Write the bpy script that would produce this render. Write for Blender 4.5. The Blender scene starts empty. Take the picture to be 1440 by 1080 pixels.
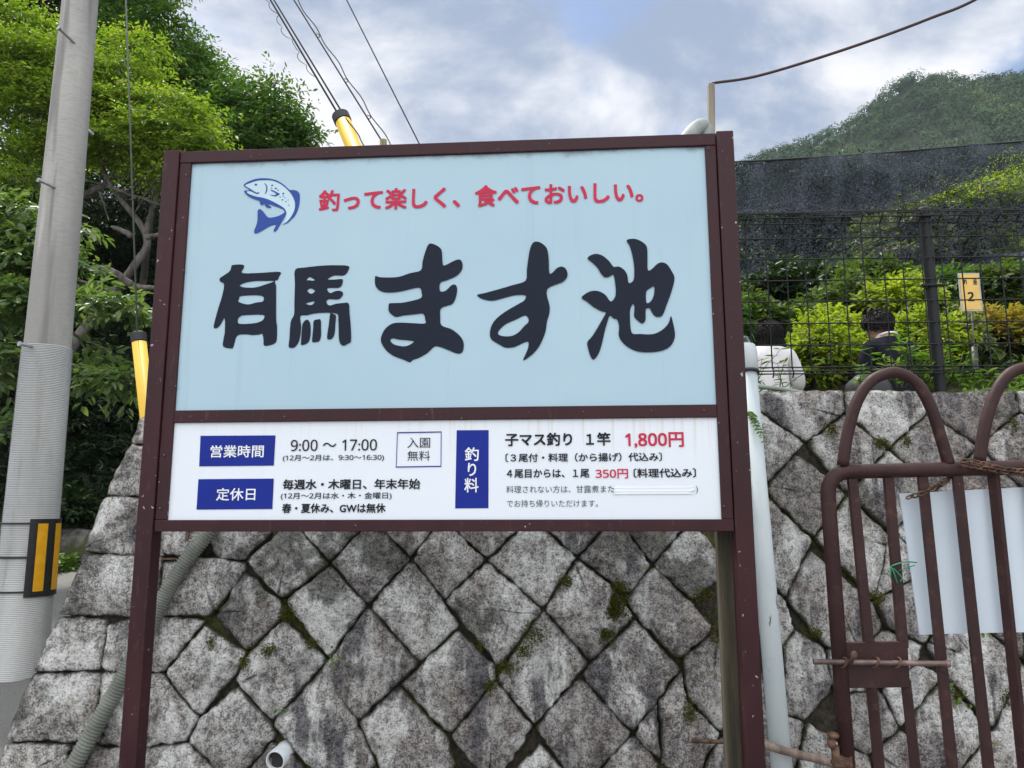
import bpy, math, random
import numpy as np
from mathutils import Vector, Matrix, noise as mnoise
R = math.radians
sc = bpy.context.scene
COL = sc.collection
random.seed(7)
rng = np.random.default_rng(11)

# ------------------------------------------------------------------ camera
PITCH, ROLL, FPX = 0.160, -0.0024, 1080.0
CAM = Vector((0, 0, 1.6))
_F = Vector((0, math.cos(PITCH), math.sin(PITCH)))
_R0 = Vector((1, 0, 0)); _U0 = _R0.cross(_F)
_R = math.cos(ROLL) * _R0 + math.sin(ROLL) * _U0
_U = -math.sin(ROLL) * _R0 + math.cos(ROLL) * _U0
cd = bpy.data.cameras.new('camera'); cam = bpy.data.objects.new('camera', cd); COL.objects.link(cam)
cd.sensor_width = 36; cd.lens = 36 * FPX / 1440; cd.clip_start = .05; cd.clip_end = 3000
m = Matrix((_R, _U, -_F)).transposed().to_4x4(); m.translation = CAM
cam.matrix_world = m
sc.camera = cam

# ------------------------------------------------------------------ light
SUN_DIR = Vector((-.30, .42, 1.0)).normalized()          # towards the sun
sc.view_settings.view_transform = 'Standard'; sc.view_settings.look = 'None'
sc.view_settings.gamma = 1; sc.view_settings.exposure = 0.0
w = bpy.data.worlds.new("World"); sc.world = w; w.use_nodes = True
nt = w.node_tree; nt.nodes.clear()
def wn(t, **k):
    n = nt.nodes.new(t)
    for a, b in k.items(): setattr(n, a, b)
    return n
def wl(a, b): nt.links.new(a, b)
def wmath(op, a, b=None, clamp=False):
    n = wn('ShaderNodeMath', operation=op, use_clamp=clamp)
    for i, v in enumerate((a, b)):
        if v is None: continue
        if isinstance(v, (int, float)): n.inputs[i].default_value = v
        else: wl(v, n.inputs[i])
    return n.outputs[0]
sky = wn('ShaderNodeTexSky', sky_type='NISHITA', sun_disc=False)
sky.sun_elevation = math.asin(SUN_DIR.z); sky.sun_rotation = math.atan2(SUN_DIR.x, SUN_DIR.y)
bg = wn('ShaderNodeBackground'); bg.inputs['Strength'].default_value = 0.10
out = wn('ShaderNodeOutputWorld')
tc = wn('ShaderNodeTexCoord'); sep = wn('ShaderNodeSeparateXYZ'); wl(tc.outputs['Generated'], sep.inputs[0])
zz = wmath('ADD', wmath('MAXIMUM', sep.outputs[2], 0.0), .35)
cv = wn('ShaderNodeCombineXYZ')
wl(wmath('DIVIDE', sep.outputs[0], zz), cv.inputs[0]); wl(wmath('DIVIDE', sep.outputs[1], zz), cv.inputs[1])
def wnoise(scale, detail, rough, off, dist=0.0):
    mp = wn('ShaderNodeMapping'); mp.inputs['Location'].default_value = off; wl(cv.outputs[0], mp.inputs[0])
    n = wn('ShaderNodeTexNoise'); n.inputs['Scale'].default_value = scale; n.inputs['Detail'].default_value = detail
    n.inputs['Roughness'].default_value = rough; n.inputs['Distortion'].default_value = dist
    wl(mp.outputs[0], n.inputs[0]); return n.outputs['Fac']
def wramp(f, a, b):
    n = wn('ShaderNodeMapRange', interpolation_type='SMOOTHSTEP'); wl(f, n.inputs[0])
    n.inputs[1].default_value = a; n.inputs[2].default_value = b; return n.outputs[0]
def wmix(f, a, b):
    n = wn('ShaderNodeMix', data_type='RGBA')
    if isinstance(f, float): n.inputs[0].default_value = f
    else: wl(f, n.inputs[0])
    for i, v in ((6, a), (7, b)):
        if isinstance(v, tuple): n.inputs[i].default_value = v
        else: wl(v, n.inputs[i])
    return n.outputs[2]
cover = wramp(wnoise(1.9, 9, .52, (3.1, 1.7, 0), .15), .38, .49)      # where cloud stands before the blue
body = wramp(wnoise(2.6, 8, .55, (8.2, 4.4, 0), .25), .42, .64)       # grey bellies to white tops
puff = wramp(wnoise(7.0, 8, .6, (1.3, 9.4, 0), .3), .50, .78)
grey = (3.7, 4.6, 6.3, 1); white = (10.0, 10.1, 10.5, 1)
cl = wmix(body, grey, white)
cl = wmix(wmath('MULTIPLY', puff, .45), cl, (10.5, 10.6, 10.9, 1))
skyb = wn('ShaderNodeVectorMath', operation='MULTIPLY'); wl(sky.outputs[0], skyb.inputs[0]); skyb.inputs[1].default_value = (1.5, 1.55, 1.6)
mixed0 = wmix(cover, skyb.outputs[0], cl)
# added brightness in the unseen sky overhead and behind, lighting sign and wall
back = wmath('ADD', 1.0, wmath('MULTIPLY', wmath('MAXIMUM', wmath('SUBTRACT', wmath('MULTIPLY', sep.outputs[2], .80), wmath('MULTIPLY', sep.outputs[1], .60)), 0.0), 1.65))
mixed = wmix(wmath('MULTIPLY', wmath('SUBTRACT', back, 1.0), .75, True), mixed0, (7.6, 7.75, 7.9, 1))
sm = wn('ShaderNodeVectorMath', operation='SCALE'); wl(mixed, sm.inputs[0]); wl(back, sm.inputs['Scale'])
wl(sm.outputs[0], bg.inputs[0]); wl(bg.outputs[0], out.inputs[0])

sl = bpy.data.lights.new('sun', 'SUN'); so = bpy.data.objects.new('sun', sl); COL.objects.link(so)
sl.energy = 4.8; sl.angle = R(1.5); sl.color = (1, .95, .86)
so.rotation_euler = (-SUN_DIR).to_track_quat('-Z', 'Y').to_euler()

# ------------------------------------------------------------------ pixel helpers (photograph is 1440 x 1080)
def ray(px, py):
    return _F + _R * ((px - 720) / FPX) + _U * ((540 - py) / FPX)
def hit(px, py, p, n):
    d = ray(px, py); return CAM + d * ((Vector(p) - CAM).dot(n) / d.dot(n))
def at(px, py, Y):
    d = ray(px, py); return CAM + d * (Y / d.y)
class Plane:
    """a vertical board turned by yaw: local x along it, y away from the viewer, z up"""
    def __init__(s, origin, yaw, tilt=0.0):
        s.M = Matrix.Translation(Vector(origin)) @ Matrix.Rotation(yaw, 4, 'Z') @ Matrix.Rotation(tilt, 4, 'Y'); s.I = s.M.inverted()
        s.loc = Vector(origin); s.yaw = yaw; s.tilt = tilt
    def px(s, x, y, depth=0.0):
        n = (s.M.to_3x3() @ Vector((0, 1, 0))); p = s.M @ Vector((0, depth, 0))
        l = s.I @ hit(x, y, p, n); return l            # local point, l.y == depth

# ------------------------------------------------------------------ objects
def tag(o, label=None, cat=None, group=None, kind=None):
    if label: o['label'] = label
    if cat: o['category'] = cat
    if group: o['group'] = group
    if kind: o['kind'] = kind
    return o
def empty(name, loc, label=None, cat=None, group=None, yaw=0, tilt=0):
    o = bpy.data.objects.new(name, None); COL.objects.link(o); o.location = loc; o.rotation_mode = 'ZYX' if False else 'XYZ'
    if tilt:
        o.rotation_mode = 'QUATERNION'; o.rotation_quaternion = (Matrix.Rotation(yaw, 3, 'Z') @ Matrix.Rotation(tilt, 3, 'Y')).to_quaternion()
    else: o.rotation_euler = (0, 0, yaw)
    o.empty_display_size = .1
    return tag(o, label, cat, group)
def link(name, me, mat=None, parent=None, smooth=False):
    o = bpy.data.objects.new(name, me); COL.objects.link(o)
    if mat is not None:
        me.materials.clear()
        for q in (mat if isinstance(mat, (list, tuple)) else [mat]): me.materials.append(q)
    if parent is not None: o.parent = parent
    if smooth: me.polygons.foreach_set('use_smooth', [True] * len(me.polygons))
    return o
def catmull(pts, n=6, closed=False):
    pts = [Vector(p) for p in pts]; N = len(pts); out = []
    for i in range(N if closed else N - 1):
        p0 = pts[(i - 1) % N] if closed or i > 0 else pts[i] * 2 - pts[i + 1]
        p1 = pts[i]; p2 = pts[(i + 1) % N]
        p3 = pts[(i + 2) % N] if closed or i + 2 < N else p2 * 2 - p1
        for k in range(n):
            t = k / n
            out.append(.5 * ((2 * p1) + (p2 - p0) * t + (2 * p0 - 5 * p1 + 4 * p2 - p3) * t * t + (3 * p1 - p0 - 3 * p2 + p3) * t ** 3))
    if not closed: out.append(pts[-1])
    return out
class MB:
    def __init__(s): s.v = []; s.f = []; s.mi = []; s.m = 0
    def add(s, v, f):
        b = len(s.v); s.v += [tuple(p) for p in v]; s.f += [tuple(i + b for i in q) for q in f]; s.mi += [s.m] * len(f); return s
    def box(s, a, b, bev=0.0, M=None):
        (x0, y0, z0), (x1, y1, z1) = a, b
        if bev <= 0:
            v = [(x0, y0, z0), (x1, y0, z0), (x1, y1, z0), (x0, y1, z0), (x0, y0, z1), (x1, y0, z1), (x1, y1, z1), (x0, y1, z1)]
            f = [(0, 3, 2, 1), (4, 5, 6, 7), (0, 1, 5, 4), (1, 2, 6, 5), (2, 3, 7, 6), (3, 0, 4, 7)]
        else:
            import bmesh
            bm = bmesh.new(); bmesh.ops.create_cube(bm, size=1)
            for q in bm.verts: q.co = Vector(((x0 + x1) / 2 + q.co.x * (x1 - x0), (y0 + y1) / 2 + q.co.y * (y1 - y0), (z0 + z1) / 2 + q.co.z * (z1 - z0)))
            bmesh.ops.bevel(bm, geom=bm.edges[:], offset=bev, segments=2, affect='EDGES', profile=.5)
            bm.verts.index_update(); v = [q.co.copy() for q in bm.verts]; f = [[q.index for q in g.verts] for g in bm.faces]; bm.free()
        if M is not None: v = [M @ Vector(p) for p in v]
        return s.add(v, f)
    def tube(s, path, r, n=10, caps=True, closed=False, flat=1.0):
        P = [Vector(p) for p in path]; N = len(P); rr = r if isinstance(r, (list, tuple)) else [r] * N
        T = [(P[(i + 1) % N] - P[i - 1] if closed else P[min(i + 1, N - 1)] - P[max(i - 1, 0)]).normalized() for i in range(N)]
        a = T[0].orthogonal().normalized(); v = []
        for i in range(N):
            a = (a - T[i] * a.dot(T[i])); a = a.normalized() if a.length > 1e-6 else T[i].orthogonal().normalized()
            b = T[i].cross(a)
            for k in range(n):
                t = 2 * math.pi * k / n
                v.append(P[i] + (a * math.cos(t) + b * math.sin(t) * flat) * rr[i])
        f = []
        for i in range(N if closed else N - 1):
            j = (i + 1) % N
            for k in range(n): f.append((i * n + k, i * n + (k + 1) % n, j * n + (k + 1) % n, j * n + k))
        if caps and not closed: f.append(tuple(range(n - 1, -1, -1))); f.append(tuple((N - 1) * n + k for k in range(n)))
        return s.add(v, f)
    def lathe(s, prof, axis0, axisdir, n=32, a0=0, a1=2 * math.pi, ref=None):
        """prof: list of (r, h)"""
        d = Vector(axisdir).normalized(); e = Vector(ref) if ref else d.orthogonal(); e = (e - d * e.dot(d)).normalized(); g = d.cross(e)
        full = abs(a1 - a0 - 2 * math.pi) < 1e-6; cnt = n if full else n + 1; v = []; f = []
        for r, h in prof:
            for k in range(cnt):
                t = a0 + (a1 - a0) * k / n
                v.append(Vector(axis0) + d * h + (e * math.cos(t) + g * math.sin(t)) * r)
        for i in range(len(prof) - 1):
            for k in range(n):
                k2 = (k + 1) % cnt
                f.append((i * cnt + k, i * cnt + k2, (i + 1) * cnt + k2, (i + 1) * cnt + k))
        return s.add(v, f)
    def sphere(s, c, r, nu=14, nv=9, M=None):
        c = Vector(c); rx, ry, rz = r if isinstance(r, (tuple, list)) else (r, r, r); v = []; f = []
        for i in range(nv + 1):
            ph = math.pi * i / nv
            for k in range(nu):
                t = 2 * math.pi * k / nu
                p = Vector((rx * math.sin(ph) * math.cos(t), ry * math.sin(ph) * math.sin(t), rz * math.cos(ph)))
                v.append(c + (M @ p if M is not None else p))
        for i in range(nv):
            for k in range(nu): f.append((i * nu + k, (i + 1) * nu + k, (i + 1) * nu + (k + 1) % nu, i * nu + (k + 1) % nu))
        return s.add(v, f)
    def build(s, name, mat=None, parent=None, smooth=False, local=False):
        me = bpy.data.meshes.new(name)
        v = s.v
        if parent is not None and not local:
            rt = parent
            while rt.parent is not None: rt = rt.parent
            o = rt.location; v = [(p[0] - o.x, p[1] - o.y, p[2] - o.z) for p in v]
        me.from_pydata(v, [], s.f); me.validate(verbose=False); me.update()
        o = link(name, me, mat, parent, smooth)
        if isinstance(mat, (list, tuple)) and len(me.polygons) == len(s.mi): me.polygons.foreach_set('material_index', s.mi)
        return o
def smooth_by_angle(o, ang=40):
    me = o.data; me.polygons.foreach_set('use_smooth', [True] * len(me.polygons)); me.set_sharp_from_angle(angle=R(ang)); return o

# ------------------------------------------------------------------ materials
class NT:
    def __init__(s, name):
        s.mat = bpy.data.materials.new(name); s.mat.use_nodes = True; s.t = s.mat.node_tree; s.t.nodes.clear()
        s.out = s.n('ShaderNodeOutputMaterial'); s.tc = s.n('ShaderNodeTexCoord').outputs['Object']
    def n(s, t, **k):
        q = s.t.nodes.new(t)
        for a, b in k.items(): setattr(q, a, b)
        return q
    def l(s, a, b): s.t.links.new(a, b)
    def set(s, sock, v):
        if hasattr(v, 'is_linked') or isinstance(v, bpy.types.NodeSocket): s.l(v, sock)
        else:
            if isinstance(v, (tuple, list)) and len(v) == 3 and sock.type == 'RGBA': v = (*v, 1)
            sock.default_value = v
    def noise(s, scale, detail=4, rough=.55, vec=None, dist=0.0, stretch=None, off=None):
        vec = s.tc if vec is None else vec
        if stretch or off:
            mp = s.n('ShaderNodeMapping'); s.l(vec, mp.inputs[0])
            if stretch: mp.inputs['Scale'].default_value = stretch
            if off: mp.inputs['Location'].default_value = off
            vec = mp.outputs[0]
        q = s.n('ShaderNodeTexNoise'); s.l(vec, q.inputs[0]); q.inputs['Scale'].default_value = scale; q.inputs['Detail'].default_value = detail
        q.inputs['Roughness'].default_value = rough; q.inputs['Distortion'].default_value = dist; return q.outputs['Fac']
    def voro(s, scale, feature='F1', vec=None, rnd=1.0):
        q = s.n('ShaderNodeTexVoronoi', feature=feature); s.l(s.tc if vec is None else vec, q.inputs[0]); q.inputs['Scale'].default_value = scale; q.inputs['Randomness'].default_value = rnd
        return q.outputs['Distance']
    def rng(s, f, a, b, lo=0.0, hi=1.0):
        q = s.n('ShaderNodeMapRange', interpolation_type='SMOOTHSTEP'); s.l(f, q.inputs[0])
        for i, v in enumerate((a, b, lo, hi)): q.inputs[i + 1].default_value = v
        return q.outputs[0]
    def math(s, op, a, b=0.0, clamp=False):
        q = s.n('ShaderNodeMath', operation=op, use_clamp=clamp); s.set(q.inputs[0], a); s.set(q.inputs[1], b); return q.outputs[0]
    def mix(s, f, a, b, blend='MIX'):
        q = s.n('ShaderNodeMix', data_type='RGBA', blend_type=blend); s.set(q.inputs[0], f); s.set(q.inputs[6], a); s.set(q.inputs[7], b); return q.outputs[2]
    def attr(s, name):
        q = s.n('ShaderNodeAttribute'); q.attribute_name = name; return q.outputs['Fac']
    def island(s): return s.n('ShaderNodeNewGeometry').outputs['Random Per Island']
    def bump(s, h, strength=.3, dist=.01, normal=None):
        q = s.n('ShaderNodeBump'); q.inputs['Strength'].default_value = strength; q.inputs['Distance'].default_value = dist; s.l(h, q.inputs['Height'])
        if normal is not None: s.l(normal, q.inputs['Normal'])
        return q.outputs[0]
    def principled(s, col, rough=.6, metal=0.0, normal=None, spec=.5, **k):
        p = s.n('ShaderNodeBsdfPrincipled'); s.set(p.inputs['Base Color'], col); s.set(p.inputs['Roughness'], rough); s.set(p.inputs['Metallic'], metal)
        s.set(p.inputs['Specular IOR Level'], spec)
        for a, b in k.items(): s.set(p.inputs[a.replace('_', ' ')], b)
        if normal is not None: s.l(normal, p.inputs['Normal'])
        return p.outputs[0]
    def done(s, sh): s.l(sh, s.out.inputs[0]); return s.mat
def simple(name, col, rough=.6, var=.15, scale=12, bump=0.0, metal=0.0, bscale=None, spec=.5):
    t = NT(name); f = t.noise(scale, 5)
    c2 = tuple(x * (1 - var) for x in col); c1 = tuple(min(1, x * (1 + var)) for x in col)
    c = t.mix(t.rng(f, .3, .7), c2, c1); nm = t.bump(t.noise(bscale or scale * 4, 4), bump, .01) if bump else None
    return t.done(t.principled(c, rough, metal, nm, spec))
def leaf_mat(name, a, b, c, trans=.4, gloss=.12, rough=.45):
    """per-leaf colour between a, b and c"""
    t = NT(name); i = t.island()
    col = t.mix(t.rng(i, 0, .6), a, b); col = t.mix(t.rng(i, .75, 1.0), col, c)
    big = t.noise(.9, 3); col = t.mix(t.rng(big, .35, .65, 0, .45), col, a)
    d = t.principled(col, rough, spec=gloss * 2)
    tr = t.n('ShaderNodeBsdfTranslucent'); bright = t.mix(.5, col, (1.0, 1.0, .25), 'MULTIPLY'); tcol = t.mix(1.0, bright, (1.6, 1.7, 1.0), 'MULTIPLY'); t.l(tcol, tr.inputs[0])
    mx = t.n('ShaderNodeMixShader'); mx.inputs[0].default_value = trans; t.l(d, mx.inputs[1]); t.l(tr.outputs[0], mx.inputs[2])
    return t.done(mx.outputs[0])
def bark_mat(name, a, b, scale=9):
    t = NT(name); f = t.noise(scale, 6, .6, stretch=(1, 1, .35)); c = t.mix(t.rng(f, .35, .65), a, b)
    return t.done(t.principled(c, .9, normal=t.bump(t.noise(scale * 4, 5, stretch=(1, 1, .3)), .6, .02)))

def brown_paint():
    t = NT('brown_paint'); f = t.noise(7, 5, stretch=(1, 1, .4)); c = t.mix(t.rng(f, .35, .7), (.030, .007, .0105), (.046, .012, .016))
    g = t.noise(45, 5, .65, stretch=(1, 1, .25)); c = t.mix(t.rng(g, .58, .78, 0, .5), c, (.13, .085, .075))
    chip = t.noise(60, 3, .5, off=(4, 2, 1)); c = t.mix(t.rng(chip, .715, .735), c, (.42, .36, .36))
    return t.done(t.principled(c, t.rng(f, .3, .7, .40, .58), normal=t.bump(g, .15, .004), spec=.30))
BROWN = brown_paint()
def gate_paint():
    t = NT('gate_paint'); f = t.noise(6, 5); c = t.mix(t.rng(f, .35, .7), (.027, .0085, .0095), (.043, .015, .015))
    g = t.noise(26, 6, .7); c = t.mix(t.rng(g, .52, .72, 0, .75), c, (.085, .046, .034))
    r = t.noise(70, 4, .7, off=(3, 3, 3)); c = t.mix(t.rng(r, .68, .76), c, (.20, .13, .10))
    return t.done(t.principled(c, t.rng(g, .3, .75, .48, .8), normal=t.bump(g, .3, .004), spec=.35))
GATE = gate_paint()
def rust_mat():
    t = NT('rusty_iron'); f = t.noise(40, 6, .7); c = t.mix(t.rng(f, .35, .65), (.06, .032, .024), (.17, .095, .06))
    return t.done(t.principled(c, .75, .3, t.bump(f, .4, .004)))
RUST = rust_mat()
def panel_blue():
    t = NT('pale_blue_paint'); f = t.noise(1.6, 4); c = t.mix(t.rng(f, .3, .7), (.385, .55, .65), (.42, .585, .68))
    e = t.noise(14, 5, .6, stretch=(1, 1, .35)); c = t.mix(t.rng(e, .66, .85, 0, .25), c, (.50, .62, .68))
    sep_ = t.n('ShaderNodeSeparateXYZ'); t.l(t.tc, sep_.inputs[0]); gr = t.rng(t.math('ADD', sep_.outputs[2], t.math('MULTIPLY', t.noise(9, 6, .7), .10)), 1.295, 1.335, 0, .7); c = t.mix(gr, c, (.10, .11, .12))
    dr = t.rng(t.noise(22, 3, .6, stretch=(1, .2, .03), off=(2, 0, 0)), .60, .74, 0, .22); c = t.mix(dr, c, (.30, .42, .50))
    # dents and blisters under the paint
    b = t.math('ADD', t.rng(t.voro(9), .0, .045, 1, 0), t.math('MULTIPLY', t.noise(2.2, 3), 2.0))
    return t.done(t.principled(c, t.rng(f, .3, .7, .30, .42), normal=t.bump(b, .10, .006)))
PBLUE = panel_blue()
def panel_white():
    t = NT('white_sheet'); c0 = (.78, .83, .90)
    s = t.noise(26, 3, .6, stretch=(1, .2, .02)); lowf = t.noise(3, 3, off=(5, 0, 0), stretch=(1, 1, .6))
    c = t.mix(t.math('MULTIPLY', t.rng(s, .56, .72), t.rng(lowf, .45, .7, 0, .42)), c0, (.66, .60, .45))
    sp_ = t.n('ShaderNodeSeparateXYZ'); t.l(t.tc, sp_.inputs[0]); s2 = t.noise(60, 3, .6, stretch=(1, .2, .012), off=(4, 0, 0)); top = t.rng(t.math('ADD', sp_.outputs[2], t.math('MULTIPLY', t.noise(25, 2, .5, stretch=(1, 1, .02), off=(1, 5, 2)), .30)), .26, .46)
    c = t.mix(t.math('MULTIPLY', t.math('MULTIPLY', t.math('MULTIPLY', t.rng(s2, .50, .68), t.rng(sp_.outputs[0], -.75, .35, .15, 1)), top), .42), c, (.58, .48, .28))
    return t.done(t.principled(c, .28))
PWHITE = panel_white()
def lettering(name, col, rough=.35):
    return simple(name, col, max(rough, .45), .06, 8, spec=.22)
L_NAVY = lettering('dark_navy_vinyl', (.008, .013, .029), .6); L_BLUE = lettering('blue_vinyl', (.006, .022, .26)); L_RED = lettering('red_vinyl', (.56, .025, .075)); L_FISH = lettering('fish_blue_vinyl', (.03, .075, .33))
L_BLACK = lettering('black_vinyl', (.012, .014, .022)); L_WHITE = lettering('white_vinyl', (.82, .84, .86)); L_LIGHT = lettering('pale_vinyl', (.56, .72, .80)); L_THIN = lettering('grey_vinyl', (.06, .065, .085))

def stone_mat():
    t = NT('split_granite'); i = t.island(); e = t.attr('edge')
    g1 = t.noise(120, 3, .75); g2 = t.noise(38, 6, .72, off=(2, 5, 1)); g3 = t.noise(5.5, 5, .62); g4 = t.noise(13, 5, .65, off=(6, 1, 4))
    gg = t.math('ADD', t.math('MULTIPLY', g1, .52), t.math('MULTIPLY', g2, .48))
    c = t.mix(t.rng(gg, .40, .60), (.135, .128, .126), (.74, .72, .69))
    c = t.mix(t.rng(i, 0.0, 1.0, 0, .85), c, t.mix(1.0, c, (.48, .44, .44), 'MULTIPLY'))
    c = t.mix(t.rng(g4, .48, .68, 0, .55), c, t.mix(1.0, c, (.40, .37, .375), 'MULTIPLY'))
    c = t.mix(t.rng(g3, .47, .66, 0, .7), c, t.mix(1.0, c, (.40, .38, .385), 'MULTIPLY'))
    warm = t.noise(3.2, 3, off=(8, 8, 2)); c = t.mix(t.rng(warm, .45, .65, 0, .5), c, t.mix(1.0, c, (1.0, .91, .84), 'MULTIPLY'))
    # pale washed patches and dark water streaks running down the face
    pv = t.noise(6.5, 5, .65, stretch=(1, 1, .45), off=(1, 8, 3)); pale = t.math('MULTIPLY', t.rng(pv, .46, .60, 0, .95), t.rng(i, .40, .95, 1, .35)); c = t.mix(pale, c, t.mix(t.rng(gg, .36, .56), (.22, .215, .21), (.86, .85, .83)))
    st = t.noise(6.5, 4, .6, stretch=(1, 1, .12), off=(3, 1, 7)); sm_ = t.noise(2.4, 3, off=(9, 2, 2))
    sf = t.math('MULTIPLY', t.rng(st, .52, .60), t.rng(t.math('ADD', sm_, t.math('MULTIPLY', t.math('SUBTRACT', i, .5), .25)), .42, .56)); c = t.mix(t.math('MULTIPLY', sf, .86), c, t.mix(t.rng(gg, .40, .64), (.030, .028, .036), (.19, .18, .195)))
    # dark algae patches, denser high up behind the sign, painting in its shade
    se = t.n('ShaderNodeSeparateXYZ'); t.l(t.tc, se.inputs[0]); algae_shade = t.math('ADD', t.noise(2.6, 6, .68, off=(4, 0, 9)), t.math('MULTIPLY', t.math('SUBTRACT', t.math('MINIMUM', se.outputs[2], 1.5), 1.32), .17)); c = t.mix(t.math('MULTIPLY', t.rng(algae_shade, .49, .60, 0, .85), t.rng(se.outputs[0], .85, 1.15, 1, .35)), c, t.mix(t.rng(gg, .38, .62), (.030, .031, .027), (.19, .19, .17)))
    # ochre lichen discs
    lv = t.rng(t.voro(9.5), .10, .16, 1, 0); lm = t.rng(t.noise(3.1, 2, off=(4, 4, 9)), .47, .56); c = t.mix(t.math('MULTIPLY', t.math('MULTIPLY', lv, lm), .7), c, (.25, .215, .12))
    # dirt and moss creeping in from the joints
    dn = t.noise(17, 5, .65); df = t.rng(t.math('ADD', e, t.math('MULTIPLY', dn, .9)), .98, 1.42)
    c = t.mix(t.math('MULTIPLY', df, .90), c, (.030, .027, .017))
    mf = t.math('MULTIPLY', t.rng(t.math('ADD', t.math('MULTIPLY', e, .75), t.noise(11, 5, .65, off=(7, 7, 1))), 1.02, 1.22), t.rng(t.noise(1.7, 3, off=(2, 6, 6)), .48, .62))
    c = t.mix(t.math('MULTIPLY', mf, .9), c, t.mix(t.rng(g1, .4, .6), (.030, .034, .008), (.095, .10, .020)))
    h = t.math('ADD', t.math('MULTIPLY', g1, .6), t.math('ADD', g2, t.math('MULTIPLY', t.noise(18, 6, .6), 1.6)))
    return t.done(t.principled(c, .88, normal=t.bump(h, 1.0, .018), spec=.3))
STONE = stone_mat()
def joint_mat():
    t = NT('mossy_joint'); g = t.noise(40, 6, .7); c = t.mix(t.rng(g, .35, .65), (.016, .013, .009), (.055, .045, .030))
    m_ = t.rng(t.noise(2.6, 4, off=(1, 2, 3)), .47, .60); c = t.mix(t.math('MULTIPLY', m_, .85), c, t.mix(t.rng(g, .35, .65), (.028, .032, .008), (.10, .105, .022)))
    return t.done(t.principled(c, .95, normal=t.bump(g, 1.0, .02)))
JOINT = joint_mat()
def asphalt():
    t = NT('asphalt'); g = t.noise(160, 4, .7); f = t.noise(1.1, 5)
    c = t.mix(t.rng(g, .35, .65), (.09, .088, .085), (.19, .185, .175)); c = t.mix(t.rng(f, .45, .7, 0, .6), c, (.17, .165, .15))
    return t.done(t.principled(c, .9, normal=t.bump(g, .4, .006)))
ASPHALT = asphalt()
def soil(name, a, b, scale=3):
    t = NT(name); f = t.noise(scale, 7, .65); c = t.mix(t.rng(f, .35, .65), a, b)
    return t.done(t.principled(c, .95, normal=t.bump(t.noise(scale * 8, 6, .7), .9, .05)))
SOIL = soil('garden_soil', (.035, .030, .020), (.075, .07, .035)); HILLSOIL = soil('leaf_litter', (.012, .014, .008), (.035, .036, .016), 2)
def pole_concrete():
    t = NT('pole_concrete'); a = t.noise(2.2, 5, stretch=(1, 1, .25)); b = t.noise(60, 4, .6, stretch=(.25, .25, 1.6))
    c = t.mix(t.rng(a, .35, .68), (.31, .30, .285), (.47, .455, .43)); c = t.mix(t.rng(b, .4, .7, 0, .4), c, (.25, .24, .23))
    s = t.noise(9, 3, .5, stretch=(1, 1, .05)); c = t.mix(t.rng(s, .54, .66, 0, .7), c, (.17, .165, .16))
    s2 = t.noise(7, 3, .5, stretch=(1, 1, .06), off=(5, 5, 0)); c = t.mix(t.rng(s2, .60, .72, 0, .7), c, (.56, .54, .48))
    return t.done(t.principled(c, .85, normal=t.bump(b, .35, .006)))
CONC = pole_concrete()
PVC = simple('grey_pvc', (.50, .54, .56), .42, .06, 5)
def pvc_dirty():
    t = NT('weathered_pvc'); f = t.noise(3, 4, stretch=(1, 1, .3)); c = t.mix(t.rng(f, .3, .7), (.47, .53, .55), (.60, .64, .66))
    s = t.noise(40, 4, .6, stretch=(1, 1, .12)); lo = t.noise(2.3, 2, off=(0, 0, 3)); c = t.mix(t.math('MULTIPLY', t.rng(s, .60, .66), t.rng(lo, .5, .6, 0, .9)), c, (.10, .11, .11))
    g = t.noise(14, 5, off=(3, 3, 3)); c = t.mix(t.rng(g, .6, .8, 0, .5), c, (.30, .36, .33)); return t.done(t.principled(c, .5))
PVCD = pvc_dirty()
HOSE = simple('grey_green_hose', (.165, .175, .150), .65, .25, 9, .15)
WIREBLK = simple('black_wire_coating', (.009, .010, .011), .5, .2, 20, spec=.3)
CABLE = simple('cable_black', (.02, .02, .022), .6, .2, 20)
STEEL = simple('galvanised_steel', (.33, .35, .37), .45, .15, 30, 0, .7)
def yellow_guard():
    t = NT('yellow_plastic'); f = t.noise(6, 5, stretch=(1, 1, .3)); c = t.mix(t.rng(f, .35, .7), (.60, .37, .022), (.70, .46, .05)); g = t.noise(30, 5, .7, stretch=(1, 1, .3)); c = t.mix(t.rng(g, .66, .74, 0, .75), c, (.17, .11, .03))
    return t.done(t.principled(c, .5))
YELLOW = yellow_guard()
BLACKP = simple('black_plastic', (.014, .014, .016), .5, .2, 20)
STRIPE = simple('reflective_yellow', (.72, .36, .012), .4, .08, 20)
def weathered_wood(name, a, b):
    t = NT(name); f = t.noise(16, 6, .65, stretch=(1, 1, .05)); c = t.mix(t.rng(f, .35, .65), a, b); return t.done(t.principled(c, .9, normal=t.bump(f, .5, .01)))
WOODOLD = weathered_wood('mossy_timber', (.030, .027, .017), (.115, .095, .062)); WOODPALE = weathered_wood('bleached_wood', (.20, .17, .13), (.42, .37, .30)); BAMBOO = weathered_wood('dry_bamboo', (.13, .09, .07), (.30, .235, .19))
WRAP = None
def wrap_mat():
    t = NT('ribbed_grey_plastic'); f = t.noise(3.0, 5, stretch=(1, 1, .22)); c = t.mix(t.rng(f, .35, .68), (.38, .39, .39), (.56, .57, .57)); g = t.noise(9, 5, .6, stretch=(1, 1, .12), off=(2, 1, 0)); c = t.mix(t.rng(g, .58, .72, 0, .55), c, (.27, .255, .215))
    return t.done(t.principled(c, .42))
WRAP = wrap_mat()
GREENTIE = simple('green_wire', (.02, .22, .11), .5, .1, 30)
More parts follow.
